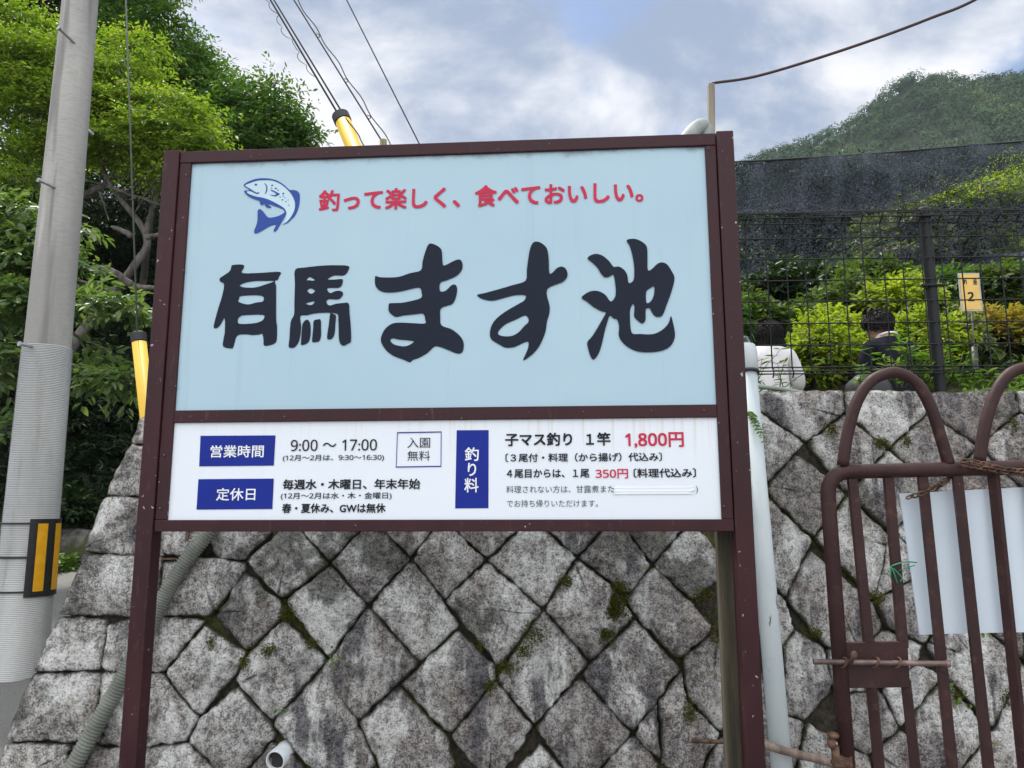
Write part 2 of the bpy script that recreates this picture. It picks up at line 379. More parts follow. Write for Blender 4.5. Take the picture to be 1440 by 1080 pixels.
def board_mat():
    t = NT('white_board'); f = t.noise(2.5, 4); c = t.mix(t.rng(f, .3, .7), (.64, .73, .83), (.70, .785, .88)); sc_ = t.noise(30, 2, .5, stretch=(1, 1, 3), dist=2.5); m_ = t.noise(4, 2, off=(2, 2, 2)); c = t.mix(t.math('MULTIPLY', t.rng(t.math('ABSOLUTE', t.math('SUBTRACT', sc_, .5)), .006, .0, 0, 1), t.rng(m_, .58, .66, 0, .45)), c, (.30, .33, .36)); return t.done(t.principled(c, .35))
BOARD = board_mat()

# ------------------------------------------------------------------ traced outlines and lettering
def curve_mesh(name, loops, extrude=0.0):
    """loops of (x, z) in board coordinates -> filled flat mesh standing on the board (x, -0, z)"""
    cu = bpy.data.curves.new(name, 'CURVE'); cu.dimensions = '2D'; cu.fill_mode = 'BOTH'; cu.extrude = extrude
    for lp in loops:
        sp = cu.splines.new('POLY'); sp.points.add(len(lp) - 1); sp.use_cyclic_u = True
        for p, q in zip(sp.points, lp): p.co = (q[0], q[1], 0, 1)
    o = bpy.data.objects.new(name, cu); me = bpy.data.meshes.new_from_object(o); bpy.data.objects.remove(o); bpy.data.curves.remove(cu)
    return me
def stand(me, x=0, y=0, z=0, sx=1, sz=1):
    n = len(me.vertices); a = np.empty(n * 3); me.vertices.foreach_get('co', a); a = a.reshape(-1, 3)
    b = np.stack([a[:, 0] * sx + x, y - a[:, 2], a[:, 1] * sz + z], 1); me.vertices.foreach_set('co', b.ravel()); me.update(); return me
def text_mesh(body, bold=0.0, res=3):
    cu = bpy.data.curves.new('text', 'FONT'); cu.body = body; cu.resolution_u = res; cu.offset = bold
    o = bpy.data.objects.new('text', cu); me = bpy.data.meshes.new_from_object(o); bpy.data.objects.remove(o); bpy.data.curves.remove(cu)
    return me
def put_text(pl, name, body, xl, yt, yb, xr, mat, parent, bold=0.0, depth=0.0):
    """fit body into the box whose left end spans yt..yb (photograph pixels) and whose right end is at xr; bold lettering is
    four thin films laid a hair apart"""
    body = ''.join(chr(0x1D7E2 + ord(ch) - 48) if ch in '0123456789' else ch for ch in body)
    me = text_mesh(body); n = len(me.vertices); a = np.empty(n * 3); me.vertices.foreach_get('co', a); a = a.reshape(-1, 3)
    p0 = pl.px(xl, yt, depth); p1 = pl.px(xl, yb, depth); x1 = pl.px(xr, yb, depth).x; x0 = (p0.x + p1.x) / 2
    mn, mx = a.min(0), a.max(0); sx = (x1 - x0) / (mx[0] - mn[0] + 2 * abs(bold)); sz = (p0.z - p1.z) / (mx[1] - mn[1] + 2 * abs(bold))
    F = [tuple(p.vertices) for p in me.polygons]; bpy.data.meshes.remove(me); mb = MB(); bb = max(bold, 0)
    for i, (dx, dz) in enumerate(((-1, -1), (1, 1), (1, -1), (-1, 1)) if bb else ((0, 0),)):
        mb.add([(x0 + (q[0] - mn[0] + abs(bold) + dx * bb) * sx, depth - i * .00012, p1.z + (q[1] - mn[1] + abs(bold) + dz * bb) * sz) for q in a], F)
    return mb.build(name, mat, parent, local=True)
def put_loops(pl, name, loops, org, k, mat, parent, depth=0.0, sub=4, extr=.0004):
    L = []
    for lp in loops:
        pts = [pl.px(org[0] + u / k, org[1] + v / k, depth) for u, v in lp]; pts = [Vector((p.x, p.z, 0)) for p in pts]
        if sub > 1: pts = catmull(pts, sub, True)
        L.append([(p.x, p.y) for p in pts])
    me = stand(curve_mesh(name, L, extr), 0, depth, 0); return link(name, me, mat, parent)

# ------------------------------------------------------------------ leaves
def leaf_mesh(name, pos, d, nrm, L, W, mat, parent=None, off=None, droop=.12):
    """every leaf is two folded quads: base, two shoulders a side, tip"""
    N = len(pos); d = d / np.linalg.norm(d, axis=1, keepdims=True); s = np.cross(d, nrm); s /= np.maximum(np.linalg.norm(s, axis=1, keepdims=True), 1e-6); u = np.cross(s, d)
    L = L[:, None]; W = W[:, None]; fold = W * .16
    v = np.empty((N, 6, 3))
    v[:, 0] = pos; v[:, 3] = pos + d * L - u * L * droop
    for j, (a, b, sg) in enumerate(((.34, .5, 1), (.72, .36, 1))): v[:, 1 + j] = pos + d * L * a + s * W * b - u * L * droop * a * a + u * fold
    for j, (a, b) in enumerate(((.72, .36), (.34, .5))): v[:, 4 + j] = pos + d * L * a - s * W * b - u * L * droop * a * a + u * fold
    if off is not None: v = v - np.array(off)[None, None]
    me = bpy.data.meshes.new(name); me.vertices.add(N * 6); me.vertices.foreach_set('co', v.ravel())
    base = (np.arange(N) * 6)[:, None]; f = np.concatenate([base + np.array([[0, 1, 2, 3]]), base + np.array([[0, 3, 4, 5]])], 1).ravel()
    me.loops.add(N * 8); me.loops.foreach_set('vertex_index', f.astype(np.int32)); me.polygons.add(N * 2); me.polygons.foreach_set('loop_start', np.arange(N * 2, dtype=np.int32) * 4)
    me.update(calc_edges=True); me.validate()
    return link(name, me, mat, parent)
def unit(v): return v / np.maximum(np.linalg.norm(v, axis=1, keepdims=True), 1e-9)
def sprays(c, r, n_spray, per, Ls, leafL, flat=.35, up=.55, ratio=.42, droop=.25, seed=0, shell=.55):
    """leaves set along short twigs that leave the shell of an ellipsoid; returns pos, dir, normal, length, width"""
    g = np.random.default_rng(seed); c = np.array(c); r = np.array(r)
    q = unit(g.normal(size=(n_spray, 3))); q[:, 2] = np.where(q[:, 2] < -.35, -q[:, 2] * .6, q[:, 2])
    rad = shell + (1 - shell) * g.random((n_spray, 1)) ** .6
    org = c + q * r * rad
    out = unit(q * np.array([1, 1, flat]) + g.normal(size=(n_spray, 3)) * .35); out[:, 2] -= droop * g.random(n_spray); out = unit(out)
    nrm = unit(np.stack([g.normal(size=n_spray) * .3 + q[:, 0] * .35, g.normal(size=n_spray) * .3 + q[:, 1] * .35, np.full(n_spray, up + .5)], 1))
    side = unit(np.cross(out, nrm)); t = np.tile(np.linspace(.05, 1, per), n_spray) ; idx = np.repeat(np.arange(n_spray), per)
    ln = Ls * (.6 + .8 * g.random(n_spray))[idx]; sg = np.tile(np.where(np.arange(per) % 2 == 0, 1, -1), n_spray)[:, None]
    pos = org[idx] + out[idx] * (t * ln)[:, None] + side[idx] * sg * (g.random((len(idx), 1)) * ln[:, None] * .42 * (1.1 - t[:, None])); pos[:, 2] -= (t * t) * ln * .18 + g.random(len(idx)) * leafL * .3
    d = unit(out[idx] * .6 + side[idx] * sg * .75 + g.normal(size=(len(idx), 3)) * .30 - np.array([0, 0, .18])); n2 = unit(nrm[idx] + g.normal(size=(len(idx), 3)) * .33)
    L = leafL * (.65 + .7 * g.random(len(idx))); return pos, d, n2, L, L * ratio * (.8 + .4 * g.random(len(idx)))
def cat(parts): return [np.concatenate([p[i] for p in parts]) for i in range(5)]
def limb(mb, a, b, r0, r1, bend=.12, n=7, seed=0, sides=7):
    g = random.Random(seed); a = Vector(a); b = Vector(b); L = (b - a).length; mid = (a + b) / 2 + Vector((g.uniform(-1, 1), g.uniform(-1, 1), g.uniform(-.2, 1))) * L * bend
    pts = []
    for i in range(n):
        t = i / (n - 1); p = a * (1 - t) ** 2 + mid * 2 * t * (1 - t) + b * t * t; p += Vector((g.uniform(-1, 1), g.uniform(-1, 1), g.uniform(-1, 1))) * L * .018 * (0 < i < n - 1); pts.append(p)
    mb.tube(pts, [r0 + (r1 - r0) * i / (n - 1) for i in range(n)], sides); return pts

# ================================================================== SETTING
def sstep(a, b, x):
    t = np.clip((x - a) / (b - a), 0, 1); return t * t * (3 - 2 * t)
def grid(name, xs, ys, fn, mat, kind='structure', jit=0.0, seed=1):
    xs = np.array(xs); ys = np.array(ys); X, Y = np.meshgrid(xs, ys); Z = fn(X, Y)
    if jit:
        Z = Z + jit * np.array([[mnoise.fractal(Vector((x * .6, y * .6, seed)), 1.0, 2.0, 5) for x in xs] for y in ys])
    n, k = len(ys), len(xs); v = np.stack([X, Y, Z], 2).reshape(-1, 3)
    f = [(i * k + j, i * k + j + 1, (i + 1) * k + j + 1, (i + 1) * k + j) for i in range(n - 1) for j in range(k - 1)]
    me = bpy.data.meshes.new(name); me.from_pydata(v.tolist(), [], f); me.update(); return tag(link(name, me, mat, None, True), kind=kind)
def ground_z(x, y): return .1 * np.clip(y, 0, 11) * (1 - sstep(-2.2, -1.0, x))
gx = np.unique(np.concatenate([[-400, -150, -60, -30], np.linspace(-14, 0, 36), [4, 10, 25, 60, 150, 400]]))
gy = np.unique(np.concatenate([[-400, -150, -60, -20, -8, -3], np.linspace(0, 12, 25), [16, 30, 60, 120, 250, 500, 900]]))
grid('ground', gx, gy, lambda x, y: ground_z(x, y), ASPHALT)
# the garden terrace behind the stone wall and the rising bank beyond it
def terrace_z(x, y):
    return 2.13 - .27 * sstep(4.45, 5.0, y) + .45 * sstep(7.0, 7.35, y) + .60 * np.clip(y - 7.4, 0, 4.8) + .36 * np.clip(y - 12.2, 0, 40)
grid('terrace_ground', np.concatenate([np.linspace(-1.55, 14, 48), [18, 26, 40, 60]]), np.concatenate([np.linspace(4.02, 6, 14), np.linspace(6.5, 14, 16), [18, 24, 34, 48]]), terrace_z, SOIL, jit=.03)
def hill_z(x, y): return .95 + (np.clip(y - 10.9, 0, 9) * .78 + np.clip(y - 19.9, 0, 60) * .30) * (.10 + .90 * (1 - sstep(-13, -4, x)))
grid('wooded_hill', np.linspace(-60, 3, 60), np.concatenate([np.linspace(10.6, 30, 40), np.linspace(32, 60, 8)]), hill_z, HILLSOIL, jit=.25)

# ------------------------------------------------------------------ stone retaining wall
WP = Vector((0, 3.85, 2.19)); BAT = .13
WN = Vector((0, -1, BAT)).normalized(); WUP = Vector((0, BAT, 1)).normalized(); WX = Vector((1, 0, 0))
def wuv(px, py): p = hit(px, py, WP, WN) - WP; return (p.dot(WX), p.dot(WUP))
def w3(u, t, h=0.0): return WP + WX * u + WUP * t + WN * h
STONES = [
 # corner stones and the left end
 [(199,584),(262,584),(262,626),(183,622)], [(181,628),(262,631),(262,699),(150,694)], [(142,700),(250,703),(236,776),(120,772)],
 [(116,783),(224,781),(226,866),(85,863)], [(76,867),(153,877),(142,941),(47,943)], [(155,877),(190,868),(187,944),(144,942)], [(191,868),(278,870),(286,880),(232,943),(188,945)],
 [(43,947),(139,944),(130,1041),(12,1040)], [(144,947),(188,947),(188,1050),(133,1043)], [(190,948),(229,946),(240,970),(277,1015),(262,1045),(200,1052),(190,1040)],
 [(4,1046),(100,1044),(95,1125),(-22,1120)], [(104,1046),(198,1054),(200,1125),(98,1125)], [(203,1056),(262,1050),(322,1108),(300,1150),(203,1150)],
 [(225,740),(290,738),(283,780),(225,783)], [(225,789),(281,784),(335,788),(341,803),(298,864),(226,866)], [(292,740),(380,740),(344,788),(300,781)],
 [(525,724),(619,724),(579,784)], [(626,722),(744,722),(685,786)], [(752,722),(862,722),(812,780)], [(870,722),(970,724),(917,793)],
 [(410,733),(463,792),(400,841),(349,793)], [(412,728),(517,728),(465,790)], [(347,803),(393,844),(395,868),(353,917),(301,870)], [(297,878),(342,914),(337,937),(283,1007),(231,950)],
 [(404,868),(463,924),(380,1014),(334,962),(352,919)], [(332,962),(382,1020),(384,1042),(332,1104),(266,1031),(284,1008)], [(383,1038),(434,1074),(400,1130),(340,1104)],
 # middle
 [(465,796),(518,852),(467,924),(404,851)], [(521,728),(577,785),(515,846),(466,792)], [(622,733),(679,786),(623,842),(581,784)], [(748,732),(811,780),(763,851),(688,788)], [(866,732),(916,793),(885,837),(814,783)], [(975,738),(1032,800),(973,845),(918,796)],
 [(578,789),(622,845),(641,881),(587,928),(518,850)], [(686,793),(760,858),(697,932),(628,850)], [(809,793),(855,825),(888,866),(830,928),(768,852)], [(917,797),(972,848),(1008,880),(958,917),(890,866),(886,839)],
 [(522,858),(587,932),(502,1014),(451,948),(467,926)], [(647,888),(694,936),(695,952),(631,1032),(564,960)], [(766,865),(827,933),(747,1017),(699,952)], [(901,873),(956,936),(888,1024),(815,948)], [(1000,893),(1062,950),(1014,1026),(966,982),(958,932)],
 [(454,938),(500,1016),(532,1072),(476,1130),(384,1018)], [(557,968),(630,1036),(641,1076),(566,1150),(506,1018)], [(695,962),(756,1030),(690,1108),(634,1042)], [(813,950),(889,1031),(815,1112),(748,1018)], [(924,988),(927,1072),(891,1030)], [(958,945),(965,984),(1014,1029),(972,1105),(930,1072),(926,985)],
 [(755,1048),(812,1114),(760,1160),(696,1112)], [(891,1038),(928,1076),(890,1140),(822,1110)], [(642,1080),(692,1114),(640,1175),(575,1150)], [(1016,1034),(1064,1085),(1014,1150),(976,1108)], [(478,1134),(534,1076),(566,1152),(500,1190)],
 # right of the sign
 [(1004,549),(1058,549),(1058,572),(1040,590),(1004,572)], [(1063,549),(1182,549),(1178,578),(1134,619),(1064,573)], [(1190,549),(1303,549),(1303,577),(1250,624),(1194,582)], [(1310,549),(1422,549),(1430,577),(1380,621),(1345,610),(1311,580)], [(1429,549),(1545,549),(1552,578),(1500,622),(1436,580)],
 [(1062,579),(1130,622),(1071,686),(1020,640)], [(1188,587),(1246,632),(1193,690),(1136,626)], [(1307,583),(1374,626),(1311,690),(1254,632)], [(1433,584),(1497,626),(1440,686),(1381,628)],
 [(1121,634),(1189,694),(1142,752),(1074,690)], [(1250,636),(1308,693),(1250,748),(1197,695)], [(1377,630),(1437,690),(1378,756),(1315,694)], [(1502,628),(1560,690),(1500,756),(1444,690)],
 [(1070,692),(1096,714),(1141,757),(1101,836),(1036,775)], [(1191,700),(1248,751),(1262,762),(1228,843),(1147,768)], [(1255,752),(1312,700),(1322,800),(1286,811),(1233,842)], [(1316,700),(1376,758),(1366,830),(1326,800)], [(1440,692),(1498,757),(1440,826),(1381,758)],
 [(1143,772),(1224,845),(1240,880),(1215,910),(1160,905),(1106,843)], [(1077,828),(1103,850),(1117,882),(1099,914),(1050,880)], [(1231,850),(1283,816),(1330,868),(1300,904),(1250,880)], [(1288,814),(1324,806),(1368,836),(1385,880),(1336,866)], [(1372,832),(1440,830),(1436,926),(1388,884)],
 [(1117,886),(1157,917),(1169,975),(1135,1010),(1105,1004),(1098,912)], [(1164,911),(1216,914),(1246,886),(1298,908),(1290,930),(1236,966),(1186,972),(1172,960)], [(1188,978),(1238,972),(1262,1024),(1225,1060),(1180,1040)], [(1242,970),(1294,934),(1326,950),(1286,1000),(1266,1020)], [(1304,906),(1334,872),(1384,888),(1434,930),(1398,1020),(1334,944)],
 [(1284,1004),(1324,956),(1362,998),(1390,1030),(1340,1088),(1274,1058)], [(1176,1046),(1222,1066),(1240,1120),(1170,1150),(1120,1100),(1138,1016)], [(1228,1066),(1266,1030),(1338,1094),(1290,1150),(1244,1120)], [(1392,1034),(1440,940),(1500,1000),(1440,1100),(1346,1090)], [(1066,952),(1096,916),(1103,1008),(1132,1016),(1114,1096),(1068,1084),(1018,1030)],
 [(1441,830),(1500,760),(1560,830),(1500,900),(1440,924)], [(1012,1040),(1066,1090),(1110,1102),(1080,1160),(1016,1150)],
 # hidden behind the sign
]
def inside(p, q):
    c = False
    for i in range(len(q)):
        (x1, y1), (x2, y2) = q[i - 1], q[i]
        if (y1 > p[1]) != (y2 > p[1]) and p[0] < (x2 - x1) * (p[1] - y1) / (y2 - y1) + x1: c = not c
    return c
def clip_quad(q, x0, y0):
    """keep the part of a stone right of x0 and below y0"""
    for ax_, lim in ((0, x0), (1, y0)):
        out = []
        for i in range(len(q)):
            a, b = q[i - 1], q[i]; ia, ib = a[ax_] >= lim, b[ax_] >= lim
            if ia != ib: t = (lim - a[ax_]) / (b[ax_] - a[ax_]); out.append((a[0] + (b[0] - a[0]) * t, a[1] + (b[1] - a[1]) * t))
            if ib: out.append(b)
        q = out
        if len(q) < 3: return None
    return q
def fill(x_from, x_to, y_from, y_to, ox, oy, x0, y0):
    """diamond bond wherever no traced stone stands"""
    L = []; g = random.Random(4); base = list(STONES)
    for r_ in range(30):
        for c_ in range(40):
            cx = ox + c_ * 124 + (62 if r_ % 2 else 0); cy = oy + r_ * 62
            if not (x_from <= cx <= x_to and y_from <= cy <= y_to): continue
            probe = [(cx, cy), (cx - 28, cy), (cx + 28, cy), (cx, cy - 28), (cx, cy + 28)]
            if any(inside(p, q) for p in probe for q in base): continue
            q = clip_quad([(cx, cy - 61), (cx + 61, cy), (cx, cy + 61), (cx - 61, cy)], x0, y0)
            if q: L.append(q)
    return L
def snap(polys, tol=17):
    P = [[list(map(float, p)) for p in q] for q in polys]; pts = [(i, j) for i, q in enumerate(P) for j in range(len(q))]; used = set()
    for a in pts:                                          # neighbouring corners meet in one point
        if a in used: continue
        grp = [a]; used.add(a)
        for b in pts:
            if b not in used and b[0] not in [g_[0] for g_ in grp] and math.dist(P[a[0]][a[1]], P[b[0]][b[1]]) < tol: grp.append(b); used.add(b)
        mx = sum(P[i][j][0] for i, j in grp) / len(grp); my = sum(P[i][j][1] for i, j in grp) / len(grp)
        for i, j in grp: P[i][j] = [mx, my]
    for i, q in enumerate(P):                              # and corners slide onto the edge they butt against
        for p in q:
            best = None
            for k, r_ in enumerate(P):
                if k == i: continue
                for c in range(len(r_)):
                    a, b = r_[c - 1], r_[c]; ab = (b[0] - a[0], b[1] - a[1]); L = ab[0] ** 2 + ab[1] ** 2
                    if L < 1: continue
                    t = ((p[0] - a[0]) * ab[0] + (p[1] - a[1]) * ab[1]) / L
                    if not .05 < t < .95: continue
                    f_ = (a[0] + ab[0] * t, a[1] + ab[1] * t); d = math.dist(p, f_)
                    if .01 < d < 14 and (best is None or d < best[0]): best = (d, f_)
            if best: p[0] = (p[0] + best[1][0] * 2) / 3; p[1] = (p[1] + best[1][1] * 2) / 3
    return [[tuple(p) for p in q] for q in P]
STONES = snap(STONES)
STONES += fill(264, 1000, 540, 730, 279, 549, 264, 549)
STONES += fill(1440, 2500, 540, 1300, 1500, 560, 1430, 549)
STONES += fill(-60, 1440, 1120, 1420, -60, 1120, -60, 1110)
def stone_poly(poly, mb, ed, seed):
    g = random.Random(seed); P = [Vector((*wuv(x, y), 0)) for x, y in poly]; c = sum(P, Vector()) / len(P)
    area = sum(P[i].x * P[(i + 1) % len(P)].y - P[(i + 1) % len(P)].x * P[i].y for i in range(len(P)))
    if area < 0: P.reverse()
    j = .0012; n = len(P); Q = []
    for i in range(n):                                    # inset by the joint
        a, b, d = P[i - 1], P[i], P[(i + 1) % n]; e1 = (b - a).normalized(); e2 = (d - b).normalized()
        n1 = Vector((-e1.y, e1.x, 0)); n2 = Vector((-e2.y, e2.x, 0)); s_ = n1 + n2; den = max(.35, 1 + n1.dot(n2)); Q.append(b + s_ * (j / den))
    B = []
    for i in range(n):                                    # corners knocked off, edges resampled
        a, b, d = Q[i - 1], Q[i], Q[(i + 1) % n]; k1 = min(.10, .018 / max((b - a).length, .01)); k2 = min(.10, .018 / max((d - b).length, .01))
        p = b.lerp(a, k1 * g.uniform(.6, 1.5)); q = b.lerp(d, k2 * g.uniform(.6, 1.5)); B += [p, (p + q) / 2 * .7 + b * .3, q]
        L = (d - b).length; m_ = max(2, int(L / .022))
        for k in range(1, m_):
            t = k / m_
            if k2 * 1.3 < t < 1 - k1 * 1.3: B.append(b.lerp(d, t))
    off = Vector((g.uniform(-50, 50), g.uniform(-50, 50), g.uniform(-9, 9)))
    B = [p + Vector((mnoise.noise(p * 22 + off), mnoise.noise(p * 22 + off + Vector((9, 3, 1))), 0)) * .0085 + (p - c).normalized() * (mnoise.noise(p * 60 + off) * .007 + mnoise.noise(p * 130 + off) * .004) for p in B]
    tx, ty = g.uniform(-.07, .07), g.uniform(-.07, .07); bul = g.uniform(.010, .034); base = g.uniform(-.008, .008); R_ = max((p - c).length for p in B)
    rings = [(1.0, -.06, 1.2), (1.0, -.012, 1.0), (.982, .001, .85), (.925, .009, .62), (.80, .4, .42), (.66, .6, .22), (.50, .78, .08), (.33, .9, 0), (.16, 1, 0)]
    v = []; e = []; m_ = len(B)
    for s_, h, ee in rings:
        for p in B:
            q = c + (p - c) * s_; hh = h if h < .1 else .009 + (h - .1) * bul
            if s_ < 1.0:
                hh += base + (q - c).x * tx + (q - c).y * ty + (mnoise.fractal(q * 16 + off, .8, 2, 5) * .010 + mnoise.fractal(q * 6 + off, .9, 2, 3) * .015) * (1 if s_ < .95 else .55)
            elif h > -.05: hh += base + (q - c).x * tx * .7 + (q - c).y * ty * .7
            v.append(w3(q.x, q.y, hh)); e.append(min(1, ee))
    v.append(w3(c.x, c.y, .009 + bul + base + mnoise.fractal(c * 14 + off, .9, 2, 5) * .010)); e.append(0)
    f = []
    for r_ in range(len(rings) - 1):
        for k in range(m_): k2 = (k + 1) % m_; f.append((r_ * m_ + k, r_ * m_ + k2, (r_ + 1) * m_ + k2, (r_ + 1) * m_ + k))
    o = (len(rings) - 1) * m_
    for k in range(m_): f.append((o + k, o + (k + 1) % m_, len(v) - 1))
    mb.add(v, f); ed += e
wall = empty('stone_retaining_wall', w3(0, -2.2, 0), 'tall rough granite block retaining wall laid in diagonal bond behind the signboard', 'wall')
mb = MB(); ed = []
for i, p in enumerate(STONES): stone_poly(p, mb, ed, i)
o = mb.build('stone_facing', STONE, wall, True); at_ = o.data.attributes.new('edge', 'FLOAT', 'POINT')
if len(ed) == len(o.data.vertices): at_.data.foreach_set('value', ed)
# mortar and earth core: a solid body with a bumpy face in the joints
mb = MB()
left = [wuv(*p) for p in ((203,578),(190,622),(158,694),(128,772),(92,863),(56,943),(18,1040),(-40,1160))]
tops = left[0][1] + .02; bots = -2.25
def left_u(t):
    for a, b in zip(left, left[1:]):
        if a[1] >= t >= b[1]: k = (a[1] - t) / max(a[1] - b[1], 1e-6); return a[0] + (b[0] - a[0]) * k
    return left[0][0] if t > left[0][1] else left[-1][0] - (left[-1][1] - t) * .25
nt_, nu_ = 60, 190; topr = wuv(1200, 551)[1]; v = []; f = []
for i in range(nt_ + 1):
    t = bots + (topr - bots) * i / nt_; u0 = left_u(t) + .012
    for k in range(nu_ + 1):
        u = u0 + (8.0 - u0) * (k / nu_) ** 1.25; q = Vector((u * 16, t * 16, 3)); v.append(w3(u, t, -.030 + mnoise.fractal(q, .8, 2, 4) * .011))
for i in range(nt_):
    for k in range(nu_): a = i * (nu_ + 1) + k; f.append((a, a + 1, a + nu_ + 2, a + nu_ + 1))
mb.add(v, f); K = nu_ + 1
def strip(idx, dv):
    b = [Vector(v[i]) for i in idx]; c = [p + dv for p in b]; n = len(b); mb.add(b + c, [(i, i + 1, n + i + 1, n + i) for i in range(n - 1)])
strip([nt_ * K + k for k in range(K)], Vector((0, .5, .0))); strip([i * K for i in range(nt_ + 1)], Vector((.30, 1.6, 0))); strip([i * K + nu_ for i in range(nt_ + 1)], Vector((0, .8, 0)))
mb.build('mortar_core', JOINT, wall, True)
# moss cushions in and beside the joints
MOSS = leaf_mat('moss', (.055, .058, .010), (.105, .110, .016), (.17, .155, .03), .15, .05, .8)
def moss(px, py, rx, ry, n, seed):
    g = np.random.default_rng(seed); u, t = wuv(px, py); q = g.normal(size=(n, 2)) * .5; sc_ = 1 / FPX * 3.45
    hgt = np.clip(1 - (q ** 2).sum(1), 0, 1) * .016 + .018
    pos = np.array([w3(u + a * rx * sc_, t + b * ry * sc_, h) for (a, b), h in zip(q, hgt)])
    d = unit(np.array(WN)[None] * 1.0 + g.normal(size=(n, 3)) * .8); nr = unit(g.normal(size=(n, 3)))
    return pos, d, nr, .007 + .007 * g.random(n), .004 + .003 * g.random(n)
ms = [moss(*a) for a in ((862,852,20,22,1500,1),(851,892,13,10,420,2),(868,826,12,9,300,3),(752,892,20,18,520,4),(735,914,14,12,300,5),(712,938,20,10,360,6),(690,962,10,12,200,7),(795,818,12,10,300,8),(675,910,6,8,80,9),(405,862,14,14,380,10),(347,930,8,14,200,11),(380,915,16,10,240,12),(300,905,8,12,120,14),(985,836,18,12,260,15),(968,1000,12,18,260,16),(1000,885,18,24,300,17),(1020,900,14,10,300,18),(1236,626,15,10,320,19),(1272,622,8,12,160,20),(1166,606,10,12,200,21),(1142,890,14,8,200,22),(1230,840,14,10,200,23),(1405,975,18,26,300,24),(1078,950,8,22,260,25),(1420,600,8,14,120,26),(440,905,10,8,120,27),(1340,975,14,10,160,28))]
leaf_mesh('moss_cushions', *cat(ms), MOSS, wall, off=wall.location)
o = bpy.data.objects['moss_cushions']; tag(o, kind='stuff')

# ------------------------------------------------------------------ the signboard
SY = -0.0682
SP = Plane((0, 2.6, 1.6), SY)
sign = empty('signboard', (0, 2.6, 1.6), 'big pale blue and white fishing pond signboard in a maroon frame on two posts', 'signboard', yaw=SY)
def sx(x, y): return SP.px(x, y).x
def sz(x, y): return SP.px(x, y).z
XA0, XA1 = sx(231.7, 213.3), sx(251.7, 213); XB0, XB1 = sx(1007.7, 186.7), sx(1030.7, 185.3)
PX0, PX1 = sx(268.3, 228.3), sx(991.6, 204.3)
ZT = (sz(231.7, 213.3) + sz(1030.7, 185.3)) / 2; ZP = (sz(268.3, 228.3) + sz(991, 204.3)) / 2; ZM1 = (sz(245.6, 577.2) + sz(1005, 568.3)) / 2; ZM0 = (sz(244, 594.3) + sz(1006.7, 586.7)) / 2; ZB1 = (sz(234.4, 732.1) + sz(1013.3, 729.3)) / 2; ZB0 = (sz(219, 748.5) + sz(1031.7, 746.3)) / 2
for x0, x1 in ((XA0, XA1 + .004), (XB0 - .002, XB1)):
    b = MB().box((x0, -.006, -1.70), (x1, .058, ZT + .003), .003).build('post', BROWN, sign, local=True)
fr = [('top_rail', (XA1 + .006, .000, ZP), (XB0 - .004, .048, ZT - .002)), ('middle_rail', (PX0 - .012, .001, ZM0), (PX1 + .012, .046, ZM1)), ('bottom_rail', (XA1 + .006, .000, ZB0), (XB0 - .004, .048, ZB1)),
      ('stile', (XA1 + .006, .002, ZB1 + .0005), (PX0, .047, ZP - .0005)), ('stile', (PX1, .002, ZB1 + .0005), (XB0 - .004, .047, ZP - .0005))]
for nm, a, b in fr:
    if nm == 'middle_rail': a = (PX0 + .0005, a[1], a[2]); b = (PX1 - .0005, b[1], b[2])
    MB().box(a, b, .0025).build(nm, BROWN, sign, local=True)
def dented(name, x0, x1, z0, z1, y, mat, amp):
    nx, nz = 90, 46; v = []; f = []
    for j in range(nz + 1):
        for i in range(nx + 1):
            x = x0 + (x1 - x0) * i / nx; z = z0 + (z1 - z0) * j / nz; v.append((x, y + mnoise.fractal(Vector((x * 1.6, z * 1.6, y * 7)), 1, 2, 3) * amp, z))
    for j in range(nz):
        for i in range(nx): a = j * (nx + 1) + i; f.append((a, a + 1, a + nx + 2, a + nx + 1))
    mb = MB().add(v, f); mb.box((x0, y + .004, z0), (x1, y + .022, z1)); o = mb.build(name, mat, sign, local=True); smooth_by_angle(o, 30); return o
YP = .012; LET = .0095
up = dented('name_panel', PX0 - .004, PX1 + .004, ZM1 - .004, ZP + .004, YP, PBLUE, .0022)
lp = dented('notice_panel', PX0 - .004, PX1 + .004, ZB1 - .004, ZM0 + .004, YP, PWHITE, .0008)
